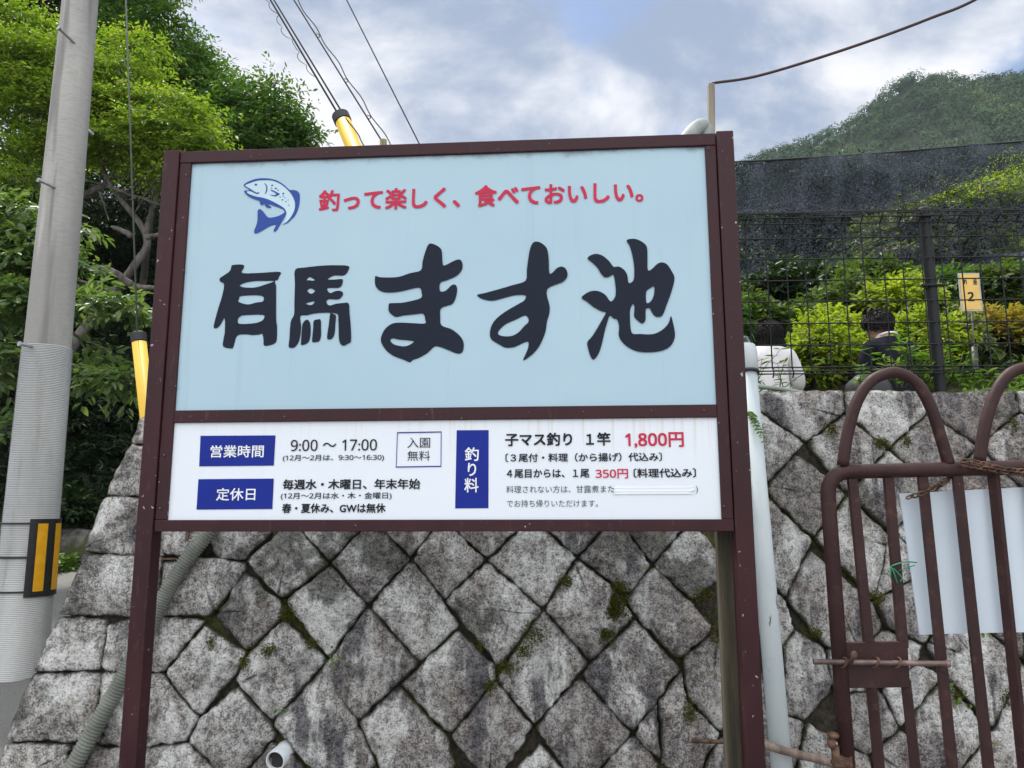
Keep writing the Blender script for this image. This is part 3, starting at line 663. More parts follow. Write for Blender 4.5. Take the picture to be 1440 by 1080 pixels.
# brush lettering, traced
put_loops(SP, 'brush_character', [[(280,100),(350,92),(405,98),(408,125),(392,185),(600,182),(800,172),(792,220),(775,258),(745,270),(752,310),(758,340),(758,680),(768,760),(765,905),(745,945),(700,965),(628,972),(622,905),(608,845),(570,852),(500,857),(440,850),(360,853),(325,880),(308,935),(292,990),(270,1003),(185,982),(188,900),(202,820),(200,672),(160,735),(118,780),(82,776),(92,710),(130,570),(168,450),(195,310),(150,275),(150,240),(200,205),(255,165),(272,120)],
    [(362,320),(420,290),(520,272),(620,270),(738,272),(660,303),(560,335),(490,344),(410,340)], [(384,432),(600,430),(618,490),(540,505),(448,526),(352,498),(356,465)], [(410,642),(615,638),(624,680),(600,705),(545,725),(460,735),(352,733),(345,680),(370,655)]], (290,360), 7.717, L_NAVY, up, LET, 3)
put_loops(SP, 'brush_character', [[(116,150),(220,125),(400,105),(540,100),(695,108),(688,165),(665,195),(630,212),(550,210),(505,225),(470,254),(545,256),(630,252),(622,315),(600,338),(570,345),(480,346),(462,360),(480,392),(505,402),(550,382),(605,378),(635,400),(625,435),(595,465),(555,470),(480,468),(455,492),(468,525),(500,536),(560,518),(640,510),(696,515),(705,620),(718,760),(722,920),(690,948),(645,972),(612,958),(592,905),(588,800),(585,700),(576,630),(500,616),(430,614),(330,622),(240,642),(172,652),(180,760),(172,860),(150,940),(115,985),(88,997),(46,985),(55,890),(60,790),(72,700),(105,632),(108,500),(114,300)],
    [(240,262),(262,235),(285,232),(330,262),(300,268),(270,262)], [(248,378),(285,352),(332,380),(290,410)], [(232,518),(270,500),(326,492),(312,520),(280,533)]], (400,360), 7.718, L_NAVY, up, LET, 3)
for lp_ in ([(235,692),(262,700),(280,740),(284,830),(272,910),(240,950),(185,965),(180,930),(186,830),(198,735)], [(318,705),(360,688),(392,692),(396,780),(396,860),(380,920),(345,933),(302,930),(304,860),(312,780)], [(498,622),(530,630),(558,648),(552,740),(545,830),(525,885),(490,905),(464,895),(468,830),(482,740)]):
    put_loops(SP, 'brush_stroke', [lp_], (400,360), 7.718, L_NAVY, up, LET, 3)
put_loops(SP, 'brush_character', [[(500,75),(545,78),(590,105),(605,140),(612,235),(635,243),(700,210),(745,198),(768,225),(765,280),(720,330),(640,365),(592,385),(590,450),(635,448),(685,402),(718,405),(727,445),(712,515),(685,555),(640,570),(595,592),(592,660),(602,725),(680,755),(745,805),(778,860),(775,925),(755,948),(720,948),(650,920),(590,898),(545,895),(490,945),(420,985),(375,1000),(348,1020),(300,1000),(220,970),(160,925),(122,865),(120,815),(150,755),(200,715),(260,703),(380,708),(470,710),(472,680),(455,632),(380,637),(300,645),(240,657),(205,640),(180,610),(180,560),(195,548),(280,545),(360,530),(440,505),(442,460),(430,425),(380,428),(280,452),(180,462),(115,450),(75,410),(70,345),(78,330),(110,340),(200,342),(270,335),(350,308),(437,285),(450,220),(468,150)],
    [(192,842),(215,828),(260,838),(375,850),(365,870),(330,888),(290,893),(235,882),(205,865)]], (515,330), 5.687, L_NAVY, up, LET, 3)
put_loops(SP, 'brush_character', [[(515,60),(555,58),(600,85),(625,125),(635,200),(640,305),(665,303),(700,268),(735,255),(770,270),(785,310),(778,345),(745,378),(690,398),(640,420),(620,445),(622,495),(642,570),(640,630),(622,690),(610,770),(585,840),(550,905),(500,960),(432,1005),(450,955),(470,905),(472,858),(440,862),(380,890),(340,902),(285,902),(240,878),(185,845),(165,810),(170,750),(200,690),(260,635),(330,590),(400,550),(440,525),(450,485),(370,483),(290,502),(205,525),(150,525),(95,510),(62,482),(130,465),(240,435),(350,402),(450,368),(460,280),(475,170),(490,100)],
    [(228,785),(255,745),(300,710),(370,680),(430,650),(455,648),(472,670),(472,700),(440,730),(395,780),(345,808),(290,813),(245,805)]], (660,330), 5.687, L_NAVY, up, LET, 3)
put_loops(SP, 'brush_character', [[(405,75),(440,62),(485,65),(535,90),(568,130),(572,220),(575,312),(610,300),(650,262),(690,250),(730,268),(765,320),(788,378),(765,480),(725,590),(690,675),(640,682),(610,655),(592,618),(572,615),(557,632),(556,710),(530,738),(495,715),(465,680),(468,610),(458,580),(435,620),(432,690),(445,812),(510,822),(600,825),(660,808),(715,768),(745,725),(760,678),(775,730),(790,800),(788,860),(755,920),(690,955),(600,968),(500,963),(420,930),(365,880),(342,830),(345,760),(328,705),(300,698),(270,675),(250,730),(230,800),(205,910),(180,980),(145,1025),(118,1005),(95,930),(92,885),(130,840),(180,760),(220,690),(240,648),(205,640),(140,605),(90,565),(45,535),(70,505),(120,480),(180,480),(235,510),(275,562),(305,540),(318,500),(315,430),(300,348),(270,362),(235,368),(205,345),(170,290),(130,250),(92,218),(120,192),(165,182),(215,198),(265,240),(300,285),(340,283),(380,305),(410,350),(420,412),(450,405),(465,370),(465,280),(450,190),(430,120)],
    [(562,485),(590,458),(625,442),(625,500),(610,545),(585,572),(562,568)]], (810,325), 5.687, L_NAVY, up, LET, 3)
# jumping trout emblem
FO, FK = (330, 240), 10.8
put_loops(SP, 'trout_body', [[(140,212),(210,175),(330,130),(430,118),(530,122),(640,152),(740,210),(820,280),(880,370),(915,470),(925,560),(905,640),(860,720),(800,780),(735,815),(770,760),(790,660),(775,610),(720,560),(600,500),(450,430),(300,385),(210,350),(150,312),(250,300),(330,345),(250,285),(170,255)]], FO, FK, L_LIGHT, up, LET + .0008, 2)
put_loops(SP, 'trout_back', [[(138,214),(180,180),(250,148),(335,122),(430,114),(530,120),(640,148),(740,208),(800,260),(840,295),(890,292),(950,310),(982,345),(988,420),(978,520),(955,600),(918,680),(860,740),(800,795),(725,818),(790,778),(850,710),(895,630),(915,560),(915,480),(885,400),(840,330),(770,258),(700,205),(620,165),(530,145),(430,146),(340,152),(250,180),(165,215),(165,232),(225,268),(290,310),(345,335),(370,322),(372,335),(345,356),(280,330),(240,310),(180,315),(210,350),(290,388),(400,405),(520,440),(640,500),(740,560),(778,610),(775,665),(740,735),(690,820),(640,905),(598,928),(596,890),(630,822),(540,838),(440,895),(340,948),(296,945),(300,900),(335,810),(348,720),(348,620),(365,586),(400,590),(440,630),(490,695),(540,715),(640,695),(720,660),(760,620),(720,580),(620,540),(495,498),(560,555),(510,562),(470,545),(435,485),(430,525),(385,505),(380,462),(310,435),(230,400),(175,360),(143,315),(160,300),(235,296),(150,240)]], FO, FK, L_FISH, up, LET, 2)
for lp_ in ([(445,182),(485,215),(497,260),(490,310),(455,358),(475,310),(480,260),(470,215)], [(540,295),(570,292),(640,328),(688,352),(640,380),(600,388),(530,362),(600,372),(632,352),(590,322)]):
    put_loops(SP, 'trout_marking', [lp_], FO, FK, L_FISH, up, LET - .0006, 2)
mbd = MB()
for u, v_, r_ in ((322,211,19),(568,222,15),(560,264,10),(624,268,15),(658,295,10),(738,345,16),(690,398,10),(736,382,10),(762,410,8),(726,443,12),(812,445,8),(778,468,10),(822,523,10)):
    p = SP.px(FO[0] + u / FK, FO[1] + v_ / FK, LET - .0006); rr = r_ / FK * 2.6 / FPX
    mbd.add([(p.x + rr * 1.15 * math.cos(t * math.pi / 6), p.y, p.z + rr * .9 * math.sin(t * math.pi / 6)) for t in range(12)], [tuple(range(12))])
mbd.build('trout_spots', L_FISH, up, local=True)
put_text(SP, 'slogan_lettering', '釣って楽しく、食べておいしい。', 448.3, 267.5, 297.5, 905.5, L_RED, up, .022, LET)
# notice panel
def patch(name, q, mat, depth):
    v = [SP.px(x, y, depth) for x, y in q]; return MB().add(v, [(3, 2, 1, 0)] if True else []).build(name, mat, lp, local=True)
B1 = .0105; B2 = .0095
patch('blue_block', [(282,612.8),(387.3,612.2),(385,654.7),(280,655.8)], L_BLUE, B1); patch('blue_block', [(279,673.8),(385,673),(383,715.8),(276.2,716.6)], L_BLUE, B1); patch('blue_block', [(642.2,605),(687.2,604.7),(686.9,714.7),(640,715)], L_BLUE, B1)
T = lambda *a, **k: put_text(SP, 'notice_lettering', *a, **k)
T('営業時間', 295.9, 626.3, 643.6, 370.6, L_WHITE, lp, .012, B2); T('定休日', 304.2, 686.3, 704, 358.7, L_WHITE, lp, .010, B2)
T('釣', 653.6, 629, 648.3, 673.3, L_WHITE, lp, .014, B2); T('り', 657.8, 651, 669.5, 669.6, L_WHITE, lp, .014, B2); T('料', 653, 672, 692.5, 673, L_WHITE, lp, .014, B2)
T('9:00 ～ 17:00', 408.9, 618.5, 634.4, 529.9, L_BLACK, lp, .006, B2); T('(12月～2月は、9:30～16:30)', 397.7, 640, 649.5, 539.8, L_BLACK, lp, .010, B2)
T('入園', 572.8, 615.5, 630, 604.8, L_BLACK, lp, -.004, B2); T('無料', 572.8, 633.9, 648, 604.8, L_BLACK, lp, -.004, B2)
T('毎週水・木曜日、年末年始', 397.7, 674, 688.6, 590.9, L_BLACK, lp, .022, B2); T('(12月～2月は水・木・金曜日)', 394.8, 692.6, 703.2, 550.6, L_BLACK, lp, .010, B2); T('春・夏休み、GWは無休', 396.6, 708, 721.6, 542, L_BLACK, lp, .022, B2)
T('子マス釣り', 710.3, 608.8, 627.5, 804.7, L_BLACK, lp, .024, B2); T('１竿', 824, 608.2, 627, 858.8, L_BLACK, lp, .024, B2)
T('1,800円', 879.2, 608.2, 630, 962, L_RED, lp, .022, B2); T('〔３尾付・料理（から揚げ）代込み〕', 710.8, 637.6, 650, 931, L_BLACK, lp, .018, B2)
T('４尾目からは、１尾', 712.6, 660, 672.2, 828.8, L_BLACK, lp, .020, B2); T('350円', 837.5, 659.6, 673, 883.4, L_RED, lp, .016, B2); T('〔料理代込み〕', 891, 658.6, 672, 979, L_BLACK, lp, .020, B2)
T('料理されない方は、甘露煮また', 712, 683, 693.4, 864, L_THIN, lp, -.004, B2); T(')', 978.8, 683, 694, 981.6, L_THIN, lp, 0, B2); T('でお持ち帰りいただけます。', 712.6, 703, 713.3, 841, L_THIN, lp, -.004, B2)
q = [SP.px(x, y, B2) for x, y in ((558.4,607.7),(621,606.6),(620.5,656.5),(556.6,657.5))]; c_ = sum(q, Vector()) / 4
qi = [c_ + (p - c_) * k for p, k in zip(q, (.945,) * 4)]; qi = [Vector((p.x + (.0035 if p.x > c_.x else -.0035) * .55, p.y, p.z + (.0018 if p.z > c_.z else -.0018) * -.2)) for p in qi]
MB().add(q + qi, [(0, 4, 5, 1), (1, 5, 6, 2), (2, 6, 7, 3), (3, 7, 4, 0)]).build('blue_outline', L_BLUE, lp, local=True)
# strip of white tape stuck over a phrase, its ends crumpled
a = SP.px(862, 683, .008); b = SP.px(976, 694.8, .008); g = random.Random(3); mbt = MB(); nx = 60; v = []; f = []
for j in range(9):
    for i in range(nx + 1):
        x = a.x + (b.x - a.x) * i / nx; z = b.z + (a.z - b.z) * j / 8; endk = max(0, 1 - min(i, nx - i) / 5); v.append((x + endk * mnoise.noise(Vector((j * 1.7, i * .5, 2))) * .010, .0090 - endk * abs(mnoise.noise(Vector((i * .9, j * 1.1, 5)))) * .006 - (.0005 if j in (3, 6) else 0), z + endk * mnoise.noise(Vector((j * 2, i, 9))) * .006))
for j in range(8):
    for i in range(nx): k = j * (nx + 1) + i; f.append((k, k + 1, k + nx + 2, k + nx + 1))
mbt.add(v, f).build('white_tape', simple('white_tape', (.82, .86, .91), .4, .03), lp, False, local=True)
# screws
mbs = MB(); g = random.Random(5)
SC = [(262,246),(258,380),(252,430),(247,543),(231,640),(225,715),(353,221),(700,210),(996,209),(1002,420),(1011,595),(1018,712),(400,586),(600,583),(820,579),(990,577),(268,586),(500,739),(745,737)]
for x, y in SC:
    p = SP.px(x, y, -.001); mbs.sphere((p.x, p.y, p.z), (.0038, .003, .0038), 8, 5)
mbs.build('frame_screws', simple('dull_screw', (.10, .09, .09), .6, .3, 60), sign, True, local=True)

# mossy timber upright behind the right post
pa, pb = SP.px(1009, 748, .10), SP.px(1031, 1080, .10)
tp = empty('timber_upright', SP.M @ Vector((pa.x + .02, .10, -1.6)), 'mossy weathered timber upright behind the right post of the signboard', 'timber post')
x0 = SP.px(1008, 748, .085).x; x1 = SP.px(1031, 748, .085).x
mb = MB().box((x0, .085, -1.6), (x1 + .012, .135, ZT - .12), .006); M_ = SP.M
mb.v = [tuple(M_ @ Vector(p)) for p in mb.v]; mb.build('timber', WOODOLD, tp)

# ------------------------------------------------------------------ pipes and hose on the wall
def wl3(px, py, h=0.0): return hit(px, py, WP + WN * h, WN)
dp = empty('drain_pipe', wl3(1100, 1080, .05), 'tall weathered pale grey drain pipe running down the wall beside the right post', 'pipe')
P0, P1 = wl3(1051, 520, .045), wl3(1101, 1100, .045)
dv = (P1 - P0).normalized()
mb = MB(); mb.tube([P0 - dv * .02, P0 + (P1 - P0) * .5, P1 + dv * .55], .046, 28); mb.build('pipe_run', PVCD, dp, True)
mb = MB(); mb.lathe([(.047, 0), (.053, .004), (.055, .10), (.053, .125), (.046, .140), (.030, .146), (0, .147)], P0 + dv * .01, -dv, 28); mb.build('socket', PVC, dp, True)
mb = MB(); mb.lathe([(.049, -.008), (.0565, -.007), (.0565, .007), (.049, .008)], P0 + dv * .012, dv, 28); mb.build('clamp_band', BLACKP, dp, True)
# open pipe mouth that tops it
mo = wl3(1048, 482, .03); ax = Vector((.55, -.62, .12)).normalized()
mb = MB(); mb.lathe([(.030, -.10), (.031, 0), (.034, .004), (.0335, .010), (.0295, .010), (.0285, 0), (.027, -.09)], mo, ax, 24, ref=(0, 0, 1)); mb.tube([mo - ax * .09, mo - ax * .14 + Vector((0, 0, -.03)), P0 - dv * .12], [.029, .029, .029], 14)
mb.build('pipe_mouth', simple('dull_grey_plastic', (.34, .36, .36), .5), dp, True)
hp = empty('ribbed_hose', wl3(90, 1085, .06), 'grey green ribbed drain hose hanging from behind the sign past the left post', 'hose')
pts = catmull([wl3(322, 706, .05), wl3(296, 745, .06), wl3(264, 785, .06), wl3(238, 826, .06), wl3(218, 868, .06), wl3(192, 916, .06), wl3(168, 962, .07), wl3(141, 1010, .07), wl3(112, 1062, .07), wl3(80, 1118, .07), wl3(60, 1180, .07)], 46)
mb = MB(); mb.tube(pts, [.0315 + (.006 if i % 4 < 2 else 0) for i in range(len(pts))], 18); mb.build('hose_body', HOSE, hp, True)
mb = MB().box((-.035, -.01, -.004), (.035, .05, .004), .001); o_ = wl3(240, 786, .02); mb.v = [tuple(Vector(p) + o_) for p in mb.v]; mb.box(tuple(wl3(262, 770, .03) + Vector((-.007, 0, -.06))), tuple(wl3(262, 770, .03) + Vector((.007, .02, .12)))); mb.build('iron_bracket', RUST, hp)
wh = empty('weep_pipe', wl3(388, 1070, .0), 'short white plastic weep pipe sticking out of the stone wall', 'pipe')
c_ = wl3(387, 1070, .062); ax = Vector((-.16, -1, -.14)).normalized()
mb = MB(); mb.lathe([(.044, -.16), (.044, 0), (.043, .002), (.038, .002), (.037, 0), (.037, -.15)], c_, ax, 32); mb.build('pipe_body', simple('white_pvc', (.62, .66, .68), .4), wh, True); o = MB().lathe([(.0372, 0), (0, 0)], c_ - ax * .016, ax, 28).build('pipe_shade_disc', simple('painted_pipe_shade', (.02, .02, .018), .9), wh)  # dark disc set in the mouth stands in for the shade inside
gp = empty('grey_conduit', wl3(1070, 545, .06), 'thin grey conduit lying along the top of the stone wall', 'conduit')
mb = MB(); mb.tube(catmull([wl3(1020, 537, .0) + Vector((0, .05, .01)), wl3(1064, 543, .0) + Vector((0, .05, .01)), wl3(1110, 549, 0) + Vector((0, .05, .01)), wl3(1150, 553, 0) + Vector((0, .09, .006)), wl3(1210, 556, 0) + Vector((0, .16, -.0))], 6), .0125, 10); mb.build('conduit_tube', simple('conduit_grey', (.25, .28, .25), .6), gp, True)
st = empty('dead_branch', wl3(1150, 1060, .09), 'dry brown branch leaning low against the wall behind the gate', 'branch')
mb = MB(); mb.tube(catmull([wl3(1066, 1044, .14), wl3(1100, 1055, .14), wl3(1150, 1068, .13), wl3(1210, 1085, .12), wl3(1262, 1104, .10)], 5), [.019, .018, .019, .018, .018, .0175, .017, .018, .018, .017, .017, .0165, .016, .016, .0155, .015, .015, .0145, .014, .013, .012], 9); mb.build('branch_wood', BAMBOO, st, True)
rp = empty('rusty_rod', wl3(1000, 1043, .04), 'short rusty iron rod across the wall behind the timber upright', 'rod')
mb = MB(); mb.tube([wl3(972, 1042, .07), wl3(1010, 1043, .08), wl3(1050, 1046, .09)], .009, 9); mb.build('rod_bar', RUST, rp, True)
# grey elbow pipe above the sign
ep = empty('elbow_pipe', at(992, 560, 3.98), 'grey plastic elbow pipe peeking over the top right of the signboard', 'pipe')
mb = MB(); mb.tube(catmull([at(993, 560, 4.0), at(992, 215, 4.0), at(991, 183, 4.0), at(986, 177, 3.98), at(976, 183, 3.94), at(962, 200, 3.88), at(950, 220, 3.84)], 7), .040, 18); mb.build('pipe_bend', simple('grey_elbow', (.27, .30, .29), .6), ep, True)
# weathered post and rope
wp = empty('pale_wood_post', at(1004, 545, 4.2), 'slim bleached wooden post rising behind the right end of the sign', 'post')
mb = MB(); p0, p1 = at(1003, 555, 4.2), at(1000, 119, 4.2); mb.box((-.020, -.018, -.05), (.020, .018, (p1 - p0).length), .003, Matrix.Translation(p0) @ (p1 - p0).to_track_quat('Z', 'Y').to_matrix().to_4x4()); mb.build('post_wood', WOODPALE, wp)
rpe = empty('brown_cable', at(1000, 119, 4.2), 'thick brown cable tied to the wooden post and rising to the right', 'cable')
mb = MB(); q = [at(1001, 117, 4.2), at(1060, 108, 4.15), at(1140, 85, 4.05), at(1230, 55, 3.95), at(1310, 25, 3.85), at(1380, -5, 3.75), at(1560, -110, 3.4), at(1900, -380, 2.8)]; mb.tube(catmull(q, 8), .0085, 8); mb.build('cable_strand', simple('brown_cable', (.055, .028, .028), .6), rpe, True)

# ------------------------------------------------------------------ utility pole
PB = at(18, 1010, 5.3); PT = at(113, 0, 5.3); pdir = (PT - PB).normalized(); base = PB - pdir * ((PB.z - .45) / pdir.z)
pole = empty('utility_pole', base, 'grey concrete utility pole with a ribbed grey plastic wrap and yellow black band', 'utility pole')
def pr(z_along): return .168 - .0095 * z_along        # tapers upwards
Lp = 11.0
mb = MB(); mb.lathe([(pr(h), h) for h in np.linspace(-.3, Lp, 24)], base, pdir, 48); mb.tube([base + pdir * Lp, base + pdir * (Lp + .01)], .06, 12); smooth_by_angle(mb.build('pole_shaft', CONC, pole, True))
def along(py): # distance along the pole for a photo row
    best = min(np.linspace(0, Lp, 1500), key=lambda h: abs((lambda q: 540 - FPX * q.dot(_U) / q.dot(_F) - py)(base + pdir * h - CAM)))
    return best
h0, h1 = along(984), along(492)
prof = []; k = 190
for i in range(k + 1):
    h = h0 + (h1 - h0) * i / k; prof += [(pr(h) + .006, h), (pr(h) + .0105, h + .30 * (h1 - h0) / k), (pr(h) + .0105, h + .55 * (h1 - h0) / k), (pr(h) + .006, h + .9 * (h1 - h0) / k)]
tocam = (CAM - base); ref = Vector((tocam.x, tocam.y, 0))
mb = MB().lathe(prof, base, pdir, 56, ref=ref); smooth_by_angle(mb.build('ribbed_wrap', WRAP, pole), 50)
b0, b1 = along(838), along(729)
def band(name, a0, a1, z0, z1, extra, mat, n=14):
    mb = MB(); mb.lathe([(pr(z0) + .010, z0), (pr(z0) + extra, z0 + .002), (pr(z1) + extra, z1 - .002), (pr(z1) + .010, z1)], base, pdir, n, R(a0), R(a1), ref=ref); smooth_by_angle(mb.build(name, mat, pole)); return mb
band('warning_band', -2, 96, b0, b1, .022, BLACKP); band('yellow_stripe', 13, 33, b0 + .035, b1 - .03, .025, STRIPE, 8); band('yellow_stripe', 52, 76, b0 + .035, b1 - .03, .025, STRIPE, 8)
for py in (735, 782, 829):
    h = along(py); mb = MB(); mb.lathe([(pr(h) + .012, h - .006), (pr(h) + .020, h - .006), (pr(h) + .020, h + .006), (pr(h) + .012, h + .006)], base, pdir, 40, R(-180), R(2), ref=ref); mb.build('strap', BLACKP, pole)
def bolt(px0, py0, px1, py1, toward=-.10, r=.0105):
    p0 = at(px0, py0, 5.17); p1 = at(px1, py1, 5.17 + toward); d = (p1 - p0).normalized(); mb = MB(); mb.tube([p0 - d * .06, p1], r, 10); mb.lathe([(0, .0), (.018, 0), (.018, .014), (0, .014)], p1, d, 6); smooth_by_angle(mb.build('step_bolt', STEEL, pole))
bolt(101, 57, 84, 41); bolt(77, 264, 56, 254); bolt(50, 489, 29, 484)
p0 = at(118, 178, 5.35); mb = MB(); mb.tube([p0, at(131, 189, 5.42)], .011, 10); mb.build('step_bolt', simple('pale_bolt', (.5, .52, .53), .5), pole, True)

# ------------------------------------------------------------------ guy wires with yellow guards, overhead wires
def guard_wire(label, lab2, a, b, r, top, foot, cap=True):
    g = empty('guy_wire_guard', b, label, 'guy wire guard'); d = (a - b).normalized(); b = b - d * max(0, (b.z - foot) / d.z); L = (a - b).length; g.location = b
    mb = MB(); mb.lathe([(r * .92, 0), (r, .0), (r, L), (r * .9, L), (r * .9, L - .05)], b, d, 24); mb.build('guard_tube', YELLOW, g, True)
    mb = MB(); mb.lathe([(r * 1.0, L - .055), (r * 1.13, L - .05), (r * 1.13, L + .004), (r * .8, L + .012), (0, L + .012)], b, d, 24); smooth_by_angle(mb.build('guard_cap', BLACKP if cap else STEEL, g))
    return g
guard_wire('short yellow guy wire guard standing up behind the top edge of the sign', '', at(479, 163, 4.45), at(590, 430, 4.15), .048, None, 2.08)
w1 = empty('overhead_guy_wire', at(479, 163, 4.45), 'twin black guy wires with loose curls running up from the yellow guard', 'wire')
a_, b_ = at(474, 158, 4.45), at(379, -2, 4.65); up_ = b_ - a_
mb = MB(); mb.tube([a_ - up_ * .05, b_, b_ + up_ * 4], .0062, 7); mb.build('main_strand', CABLE, w1, True)
mb = MB(); a2, b2 = at(481, 158, 4.45), at(384, -2, 4.65); mb.tube([a2, b2, b2 + (b2 - a2) * 4], .0055, 7); mb.build('main_strand', CABLE, w1, True)
mb = MB(); pts = []
for i in range(160):
    t = i / 159; p = a_ + up_ * (.30 + .72 * t) + Vector((-.035 * abs(math.sin(t * 8)) * (.5 + .5 * math.sin(t * 3)) + .012 * math.cos(t * 40), .012 * math.sin(t * 40), -.01)); pts.append(p)
mb.tube(pts, .0022, 5); mb.build('loose_lashing', CABLE, w1, True)
mb = MB(); a3, b3 = at(485, 165, 4.40), at(516, 212, 4.30); mb.tube(catmull([a3, a3.lerp(b3, .5) + Vector((.012, 0, 0)), b3, b3 + (b3 - a3) * 2], 6), .004, 6); mb.build('side_strand', CABLE, w1, True)
w2 = empty('lashed_service_wire', at(545, 212, 4.6), 'thin black service wire with a second strand tied along it', 'wire')
a_, b_ = at(541, 205, 4.6), at(412, -2, 4.9); up_ = b_ - a_
mb = MB(); mb.tube([a_ - up_ * .4, b_, b_ + up_ * 4], .0052, 7); mb.build('main_strand', CABLE, w2, True)
mb = MB(); a2, b2 = at(549, 203, 4.6), at(417, -2, 4.9); pts = [a2 + (b2 - a2) * t + Vector((.008 * math.sin(t * 26), 0, 0)) for t in np.linspace(-.3, 1, 60)]; mb.tube(pts + [b2 + (b2 - a2) * 4], .0036, 6); mb.build('second_strand', CABLE, w2, True)
for t in (.18, .42, .73):
    p = a_ + up_ * t + Vector((.012, 0, 0)); q_ = up_.normalized().to_track_quat('Z', 'Y').to_matrix(); mb = MB(); mb.tube([p + q_ @ Vector((math.cos(k) * .018, math.sin(k) * .010, 0)) for k in np.linspace(0, 6.0, 14)], .0028, 5); mb.build('wire_tie', CABLE, w2, True)
w3_ = empty('thin_black_wire', at(592, 210, 4.8), 'single thin black wire crossing the sky right of the other wires', 'wire')
a_, b_ = at(589, 201, 4.8), at(487, -1, 5.1); mb = MB(); mb.tube([a_ - (b_ - a_) * .8, b_, b_ + (b_ - a_) * 4], .0044, 6); mb.build('wire_strand', CABLE, w3_, True)
so_ = empty('wooden_stub', at(541, 420, 4.6), 'mossy wooden stub just showing over the top edge of the sign', 'post')
mb = MB(); mb.tube([Vector((at(545, 470, 4.58).x, 4.58, 2.0)), at(545, 470, 4.58), at(539, 197, 4.6)], .022, 12); mb.build('stub_wood', simple('mossy_stub', (.16, .15, .07), .9, .3, 20), so_, True)
guard_wire('tall yellow guy wire guard standing left of the signboard above the wall corner', '', at(194.5, 470, 4.75), at(213, 640, 4.72), .043, None, .40, True)
w4 = empty('thin_guy_wire', at(194.5, 470, 4.75), 'thin grey guy wire rising from the tall yellow guard in front of the trees', 'wire')
a_, b_ = at(193, 470, 4.75), at(177, -2, 4.95); mb = MB(); mb.tube([a_, b_, b_ + (b_ - a_) * 2], .0058, 6); mb.build('wire_strand', simple('grey_wire', (.12, .13, .12), .5, .1, 20, 0, .4), w4, True)

# ------------------------------------------------------------------ gate
GP = Plane((.92, 2.36, 1.6), -.07)
def gl(x, y, d=0.0): return GP.px(x, y, d)
def fillet(pts, r, n=8):
    pts = [Vector(p) for p in pts]; out = [pts[0]]
    for a, b, c in zip(pts, pts[1:], pts[2:]):
        u = (a - b).normalized(); v = (c - b).normalized()
        for k in range(n + 1):
            t = k / n; out.append((b + u * r) * (1 - t) ** 2 + b * 2 * t * (1 - t) + (b + v * r) * t * t)
    return out + [pts[-1]]
def make_gate(name, label, hoop, frame, bars, right=False):
    g = empty(name, GP.loc, label, 'gate', 'maroon steel gate leaves', GP.yaw)
    return g
gate = empty('steel_gate', GP.loc, 'maroon steel gate leaf with a hoop, lock plate and vertical bars beside the sign', 'gate', yaw=GP.yaw)
RF = .0222
LT, LB = gl(1162, 664), gl(1200, 1180); RT, RB = gl(1700, 644), gl(1790, 1180)
TOPY = gl(1300, 661.5)
fx = [LB, Vector((LT.x, 0, TOPY.z)), Vector((RT.x, 0, TOPY.z + .014))]
mb = MB(); mb.tube(fillet([Vector((LB.x, 0, LB.z - .55)), Vector((LT.x, 0, TOPY.z - .004)), Vector((RT.x, 0, TOPY.z + .018))], .075), RF, 20); mb.build('frame_tube', GATE, gate, True, local=True)
hp_ = [(1185, 655), (1192, 610), (1205, 565), (1224, 537), (1248, 525), (1268, 526), (1292, 542), (1310, 575), (1323, 615), (1335, 655)]
mb = MB(); mb.tube(catmull([gl(*p) for p in hp_], 6), .0176, 18); mb.build('hoop_tube', GATE, gate, True, local=True)
hp2 = [(1377, 650), (1384, 605), (1396, 562), (1414, 531), (1438, 518), (1464, 522), (1490, 540), (1512, 575), (1526, 612), (1540, 650)]
mb = MB(); mb.tube(catmull([gl(*p) for p in hp2], 6), .0176, 18); mb.build('hoop_tube', GATE, gate, True, local=True)
bars = [((1199, 674), (1222, 905)), ((1250, 674), (1270, 905)), ((1298, 672), (1340, 1085)), ((1347, 671), (1391, 1085)), ((1398, 669), (1441, 1085)), ((1448, 667), (1496, 1085)), ((1500, 666), (1550, 1085)), ((1552, 665), (1605, 1085)), ((1226, 966), (1237, 1085)), ((1275, 966), (1288, 1085))]
for (xa, ya), (xb, yb) in bars:
    a, b = gl(xa, ya), gl(xb, yb); a = a + Vector((0, .004, .012 if ya < 700 else .02)); ext = .0 if yb < 1000 else .75; d = (b - a).normalized(); b = b + d * (.012 + ext) + Vector((0, .004, 0))
    mb = MB(); M_ = Matrix.Translation(a) @ (b - a).to_track_quat('Z', 'Y').to_matrix().to_4x4(); mb.box((-.0100, -.014, 0), (.0100, .014, (b - a).length), .002, M_)
    mb.build('bar', GATE, gate, local=True)
q = [gl(1176, 905, -.012), gl(1276, 902.5, -.012), gl(1280, 966.5, -.012), gl(1182, 968, -.012)]
mb = MB(); v = [p + Vector((0, 0, 0)) for p in q] + [p + Vector((0, .024, 0)) for p in q]; mb.add(v, [(3, 2, 1, 0), (4, 5, 6, 7), (0, 1, 5, 4), (1, 2, 6, 5), (2, 3, 7, 6), (3, 0, 4, 7)]); lk = mb.build('lock_plate', GATE, gate, local=True)
a, b = gl(1144, 930.5, -.030), gl(1334, 933.5, -.030)
mb = MB(); mb.tube([a, b], .0078, 12); mb.lathe([(.0, 0), (.0105, 0), (.0105, .012), (0, .012)], b - Vector((.010, 0, 0)), (1, 0, 0), 10)
sb = mb.build('slide_bolt', simple('worn_bolt', (.17, .115, .105), .45, .45, 22, 0, .5), gate, local=True); smooth_by_angle(sb)
